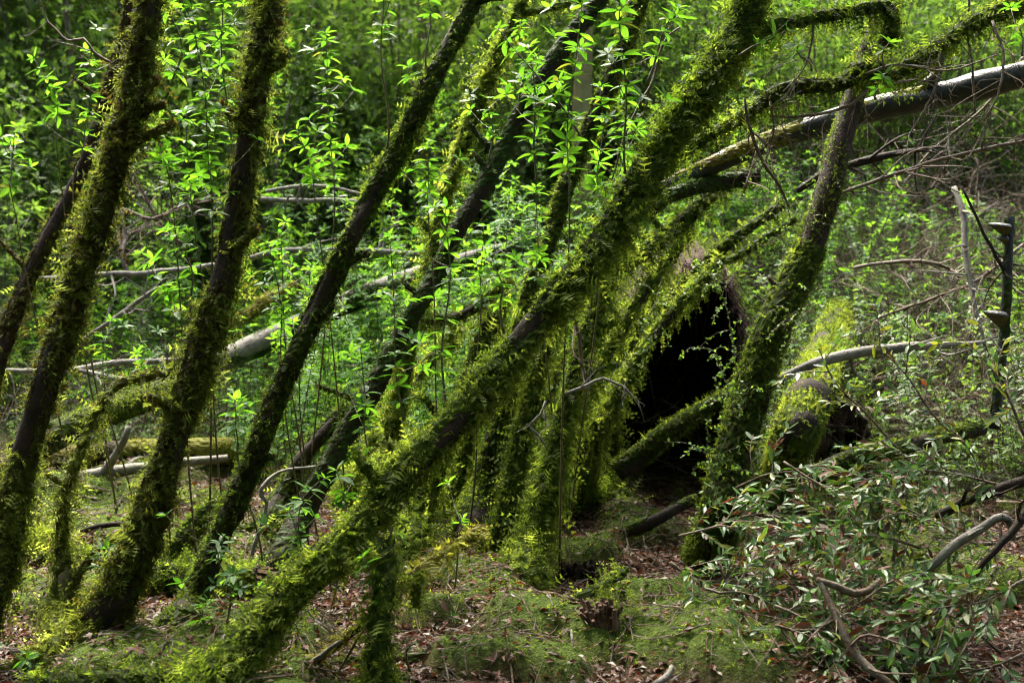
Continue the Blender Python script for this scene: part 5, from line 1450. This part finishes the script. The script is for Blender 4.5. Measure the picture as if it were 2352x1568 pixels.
windfall([(1780, 1390, 4.6), (1840, 1420, 4.55), (1900, 1500, 4.45), (1880, 1560, 4.35)], 'leafy spray hanging beside the bare brown branch at the bottom', 312, 7)
windfall([(2350, 1500, 4.3), (2280, 1530, 4.3), (2180, 1550, 4.3), (2080, 1560, 4.3)], 'windfall branch along the bottom edge in the corner', 313)
windfall([(2352, 1230, 4.7), (2250, 1250, 4.75), (2150, 1200, 4.8), (2050, 1150, 4.9)], 'windfall branch behind the lichened elbow', 314)
windfall([(1690, 1120, 5.4), (1760, 1090, 5.4), (1830, 1080, 5.4), (1900, 1060, 5.4)], 'short windfall spray beside the stout trunk under the cushion-mossed log', 315, 6)
windfall([(1620, 1380, 4.8), (1700, 1400, 4.75), (1780, 1350, 4.75), (1900, 1330, 4.75)], 'browning windfall branch over the dark gap in the tangle', 316, mixd=(.45, .12, .43))

# ------------------------------------------------------------------ forest floor: moss, litter, twigs
rng = np.random.default_rng(55)
def floor_points(n, yr=(3.6, 10.5)):
    d = np.sqrt(rng.uniform(yr[0] ** 2, yr[1] ** 2, n))
    x = rng.uniform(-.47, .47, n) * d
    return x, d


mb = MB()
x, y = floor_points(56000, (4.0, 8.6))
m = mossmask(x, y)
keep = m + rng.normal(0, .2, len(x)) > .36
x, y, m = x[keep], y[keep], m[keep]
pos = np.stack([x, y, H(x, y)], -1)
tint = np.clip(.30 + .8 * fbm(x * 2.2, y * 2.2 + 60, 2) - .15 + rng.normal(0, .15, len(x)), 0, 1)
w_ = rng.integers(0, 5, len(x))
for j in range(5):
    q = w_ == j
    tm = T_FEATHER[j] if j < 3 else T_TUFT[j - 3]
    gd = rng.normal(size=(q.sum(), 3)) * [1, 1, .3] + [0, 0, .3]
    scatter(mb, tm, pos[q], gd, rng.normal(0, .3, (q.sum(), 3)) + [0, 0, 1], rng.uniform(.6, 1.3, q.sum()) * (.042 if j < 3 else .03), tint[q])
tag(link('moss_carpet', mb.mesh('moss_carpet', M_MOSSB)), 'green feathery moss growing in patches over the forest floor', 'moss', kind='stuff')

mb = MB()
n = 42000
x, y = floor_points(n, (4.0, 7.8))
keep = rng.random(n) > mossmask(x, y) * .8; x, y = x[keep], y[keep]
bk = GP(2040, 950); xb = bk[0] + rng.normal(0, .4, 1600); yb = bk[1] + rng.normal(0, .4, 1600)
x = np.concatenate([x, xb]); y = np.concatenate([y, yb]); n = len(x)
pos = np.stack([x, y, H(x, y) + rng.uniform(.004, .02, n)], -1)
gd = rng.normal(size=(n, 3)) * [1, 1, .18]
lit2 = MB()
u = rng.random(n)
for j in range(2):
    q = (np.arange(n) % 2 == j) & (u < .86)
    scatter(mb, L_FAR[j], pos[q], gd[q], rng.normal(0, .4, (q.sum(), 3)) + [0, 0, 1], rng.uniform(.02, .055, q.sum()), rng.random(q.sum()))
    q = (np.arange(n) % 2 == j) & (u >= .86)
    scatter(lit2, L_FAR[j], pos[q], gd[q], rng.normal(0, .4, (q.sum(), 3)) + [0, 0, 1], rng.uniform(.02, .05, q.sum()), rng.random(q.sum()))
tag(link('leaf_litter', mb.mesh('leaf_litter', M_DEAD)), 'brown dead leaves strewn over the forest floor', 'leaf litter', kind='stuff')
tag(link('pale_leaf_litter', lit2.mesh('pale_leaf_litter', M_PALED)), 'pale grey dead leaves strewn over the forest floor', 'leaf litter', kind='stuff')

mb = MB()
x, y = floor_points(4200, (4.0, 8.5))
x = np.concatenate([x, bk[0] + rng.normal(0, .4, 160)]); y = np.concatenate([y, bk[1] + rng.normal(0, .4, 160)])
nt_ = len(x)
a = rng.uniform(0, math.pi, nt_); L = rng.uniform(.05, .28, nt_)
dv = np.stack([np.cos(a) * L, np.sin(a) * L, 0 * L], -1)
q0 = np.stack([x, y, 0 * x], -1)
tw3 = np.stack([q0, q0 + dv * .5 + rng.normal(0, .02, (nt_, 3)), q0 + dv], 1)
tw3[:, :, 2] = H(tw3[:, :, 0], tw3[:, :, 1]) + rng.uniform(.006, .025, (nt_, 3))
for i in range(nt_):
    r_ = .0012 + .0026 * ((i * 37) % 100) / 100
    mb.tube(tw3[i], [r_, r_, r_ * .5], 4, caps=False)
tag(link('twig_litter', mb.mesh('twig_litter', M_TWIG)), 'thin brown twigs scattered over the forest floor', 'twigs', kind='stuff')

# single dead leaves one can pick out
for i, (px, py) in enumerate([(1180, 1330), (1145, 1345), (1240, 1365), (1010, 1380), (960, 1420), (1500, 1290), (1555, 1270), (1580, 1300), (1470, 1290), (1430, 1265), (1350, 1170), (1420, 1190), (1385, 1180),
                              (700, 1490), (840, 1560), (1080, 1470), (1140, 1500), (1340, 1545), (1410, 1530), (1230, 1470), (1630, 1240), (330, 1500), (420, 1490), (1010, 1470), (900, 1350), (1280, 1350), (1330, 1440), (1090, 1400), (1000, 1340), (1190, 1400)]):
    p = GP(px, py)
    o = bpy.data.objects.new('fallen_leaf', ME_OVALD[i % 3]); COL.objects.link(o)
    o.location = p + np.array([0, 0, .012]); s_ = rng.uniform(.05, .08); o.scale = (s_, s_, s_)
    o.rotation_euler = (rng.normal(0, .4), rng.normal(0, .25), rng.uniform(0, 6.28))
    tag(o, 'single reddish brown dead leaf lying on the forest floor litter', 'leaf', 'single dead leaves on the floor')

# ------------------------------------------------------------------ far trees and the forest behind
def far_tree(px, py0, py1, d, wd, mat, label, lean=0, ncr=900):
    pts = [(px, py0, d, wd * 1.15), (px + lean * .5, (py0 + py1) / 2, d, wd), (px + lean, py1, d, wd * .9)]
    c = spline(pxpath(pts), .25); r = c[:, 3]; c = c[:, :3]
    rng = np.random.default_rng(int(px + d * 100) % 9999)
    base = c[0].copy(); base[2] = H(base[0], base[1]) - .1
    c = np.vstack([base, c[c[:, 2] > base[2] + .2]]); r = np.concatenate([[r[0] * 1.2], r[-(len(c) - 1):]])
    root = thing('tree', base, label, 'tree')
    mb = MB(); mb.tube(c, r, 10, .5, .1, d); part('trunk', mb, mat, root, True)
    crown(root, c[-1] + np.array([0, 0, .6]), rng, ncr, (2.2, 2.2, 1.4) if ncr < 3000 else (3.6, 3.2, 1.6), M_FAR, 5 if ncr < 3000 else 11, .17)  # leafiest trees get oversized crowns above the frame to shade the upper corner


far_tree(972, 240, -60, 13.5, 24, M_TANBARK, 'far pale yellowish trunk at the top edge beyond the slim trunk', -6)
far_tree(1335, 420, -60, 12.5, 44, M_TANBARK, 'far tan mossy trunk behind the black trunk near the top edge', 8)
far_tree(28, 500, -60, 15.5, 56, M_FARBARK, 'far brown trunk in the dark upper corner', -30, 6000)
far_tree(312, 640, 120, 14.5, 30, M_FARBARK, 'far brown trunk seen between the thick trunks', 10, 4000)
far_tree(775, 300, -60, 17, 12, M_BARK, 'far black pole in the gloom above the glade', -14)


def shade_tree(x, y, h, r, lab, n=4200):  # far trees added so their crowns block the sun from the upper corner
    rng = np.random.default_rng(int(1000 + x * 10 + y * 7)); z = float(H(x, y))
    root = thing('tree', (x, y, z), lab, 'tree')
    c = spline(np.array([[x, y, z - .2], [x + rng.normal(0, .25), y, z + h * .5], [x + rng.normal(0, .5), y, z + h]]), .4)
    mb = MB(); mb.tube(c, np.linspace(r, r * .55, len(c)), 10, .5, .12, y); part('trunk', mb, M_FARBARK, root, True)
    crown(root, c[-1], rng, n, (3.2, 3.0, 2.2), M_FAR, 12, .34)


shade_tree(-8.6, 20, 7.5, .20, 'dim tall trunk in the dark far forest at the extreme corner, crown added for shade')
shade_tree(-6.4, 23, 8, .22, 'dim tall trunk in the dark far forest behind the back trunk, crown added for shade')
shade_tree(-4.6, 19, 7, .14, 'dim tall trunk in the dark far forest between the thick trunks, crown added for shade')
shade_tree(-9.5, 26, 9, .24, 'farthest dim trunk behind the corner, deepest in the gloom, crown added for shade')
shade_tree(-3.0, 24, 8, .16, 'dim far trunk just beside the second trunk, deep in the gloom, crown added for shade')
shade_tree(-6.0, 29, 10, .2, 'hindmost trunk of the dark far forest, crown added for shade')


def leaf_cloud(mb, centres, per, spread, size, rng):
    n = len(centres) * per
    pos = np.repeat(centres, per, 0) + rng.normal(0, 1, (n, 3)) * spread
    gd = rng.normal(size=(n, 3)) + [0, 0, -.1]
    w_ = rng.integers(0, 2, n)
    for j in range(2):
        q = w_ == j
        scatter(mb, L_FAR[j], pos[q], gd[q], rng.normal(0, .6, (q.sum(), 3)) + [0, 0, 1.], rng.uniform(.6, 1.3, q.sum()) * size, rng.random(q.sum()))


rng = np.random.default_rng(99)


def bush(seed, R, h, n, ll):
    rng = np.random.default_rng(seed)
    c = rng.normal(0, 1, (16, 3)) * [R * .5, R * .5, h * .26] + [0, 0, h * .55]
    mb = MB(); leaf_cloud(mb, c, n // 16, np.array([R * .32, R * .32, h * .16]), ll, rng)
    sb = MB()
    for p in c: sb.tube(spline(np.array([[rng.normal(0, .1), rng.normal(0, .1), -.1], p * [.5, .5, .6], p]), .2), .009, 4, caps=False)
    return mb.mesh('foliage', M_FAR, True), sb.mesh('stems', M_TWIG)


BU = [bush(700, .7, 1.5, 1100, .10), bush(701, .8, 1.9, 1500, .075), bush(702, .7, 1.5, 1900, .055), bush(703, .7, 2.3, 1100, .11)]
root = tag(bpy.data.objects.new('forest', None), 'dim leafy undergrowth of the forest rising behind the glade', 'forest', kind='stuff')
COL.objects.link(root)
carpet(root, BU, 75, (-160, 700), (12, 17), (.8, 1.3))
carpet(root, BU, 70, (600, 1700), (13, 18), (.8, 1.3))
carpet(root, BU, 50, (1600, 2500), (12, 17), (.5, .9))
carpet(root, BU, 110, (-300, 2650), (17, 27), (1.2, 2.0))

# the same forest, unseen, added around and over the camera for front shade
mb = MB(); tr = MB()
cs = []
for i in range(150):
    a = rng.uniform(math.pi * .93, math.pi * 2.07); R = rng.uniform(2.6, 9)
    cx, cy = R * math.cos(a), R * math.sin(a) - .8
    h = rng.uniform(6, 9)
    tr.tube(np.array([[cx, cy, -.2], [cx + rng.normal(0, .4), cy, h * .5], [cx + rng.normal(0, .8), cy, h]]), [.1, .08, .04], 7)
    for k in range(9): cs.append([cx + rng.normal(0, .8), cy + rng.normal(0, .8), rng.uniform(.6, h + .5)])
for i in range(230): cs.append([rng.uniform(-5, 5), rng.uniform(-3, 3.3), rng.uniform(5.2, 8.5)])  # extra overhead clumps without trunks, added to block light from above
cs = np.array(cs)
leaf_cloud(mb, cs, 30, np.array([.5, .5, .45]), .20, rng)
o = link('surrounding_shade_forest', mb.mesh('surrounding_shade_forest', M_FAR, True)); tag(o, 'unseen leafy forest added around the viewpoint for shade', 'forest', kind='stuff')
t_ = link('trunks', tr.mesh('trunks', M_BARK, True), o); t_['kind'] = 'stuff'
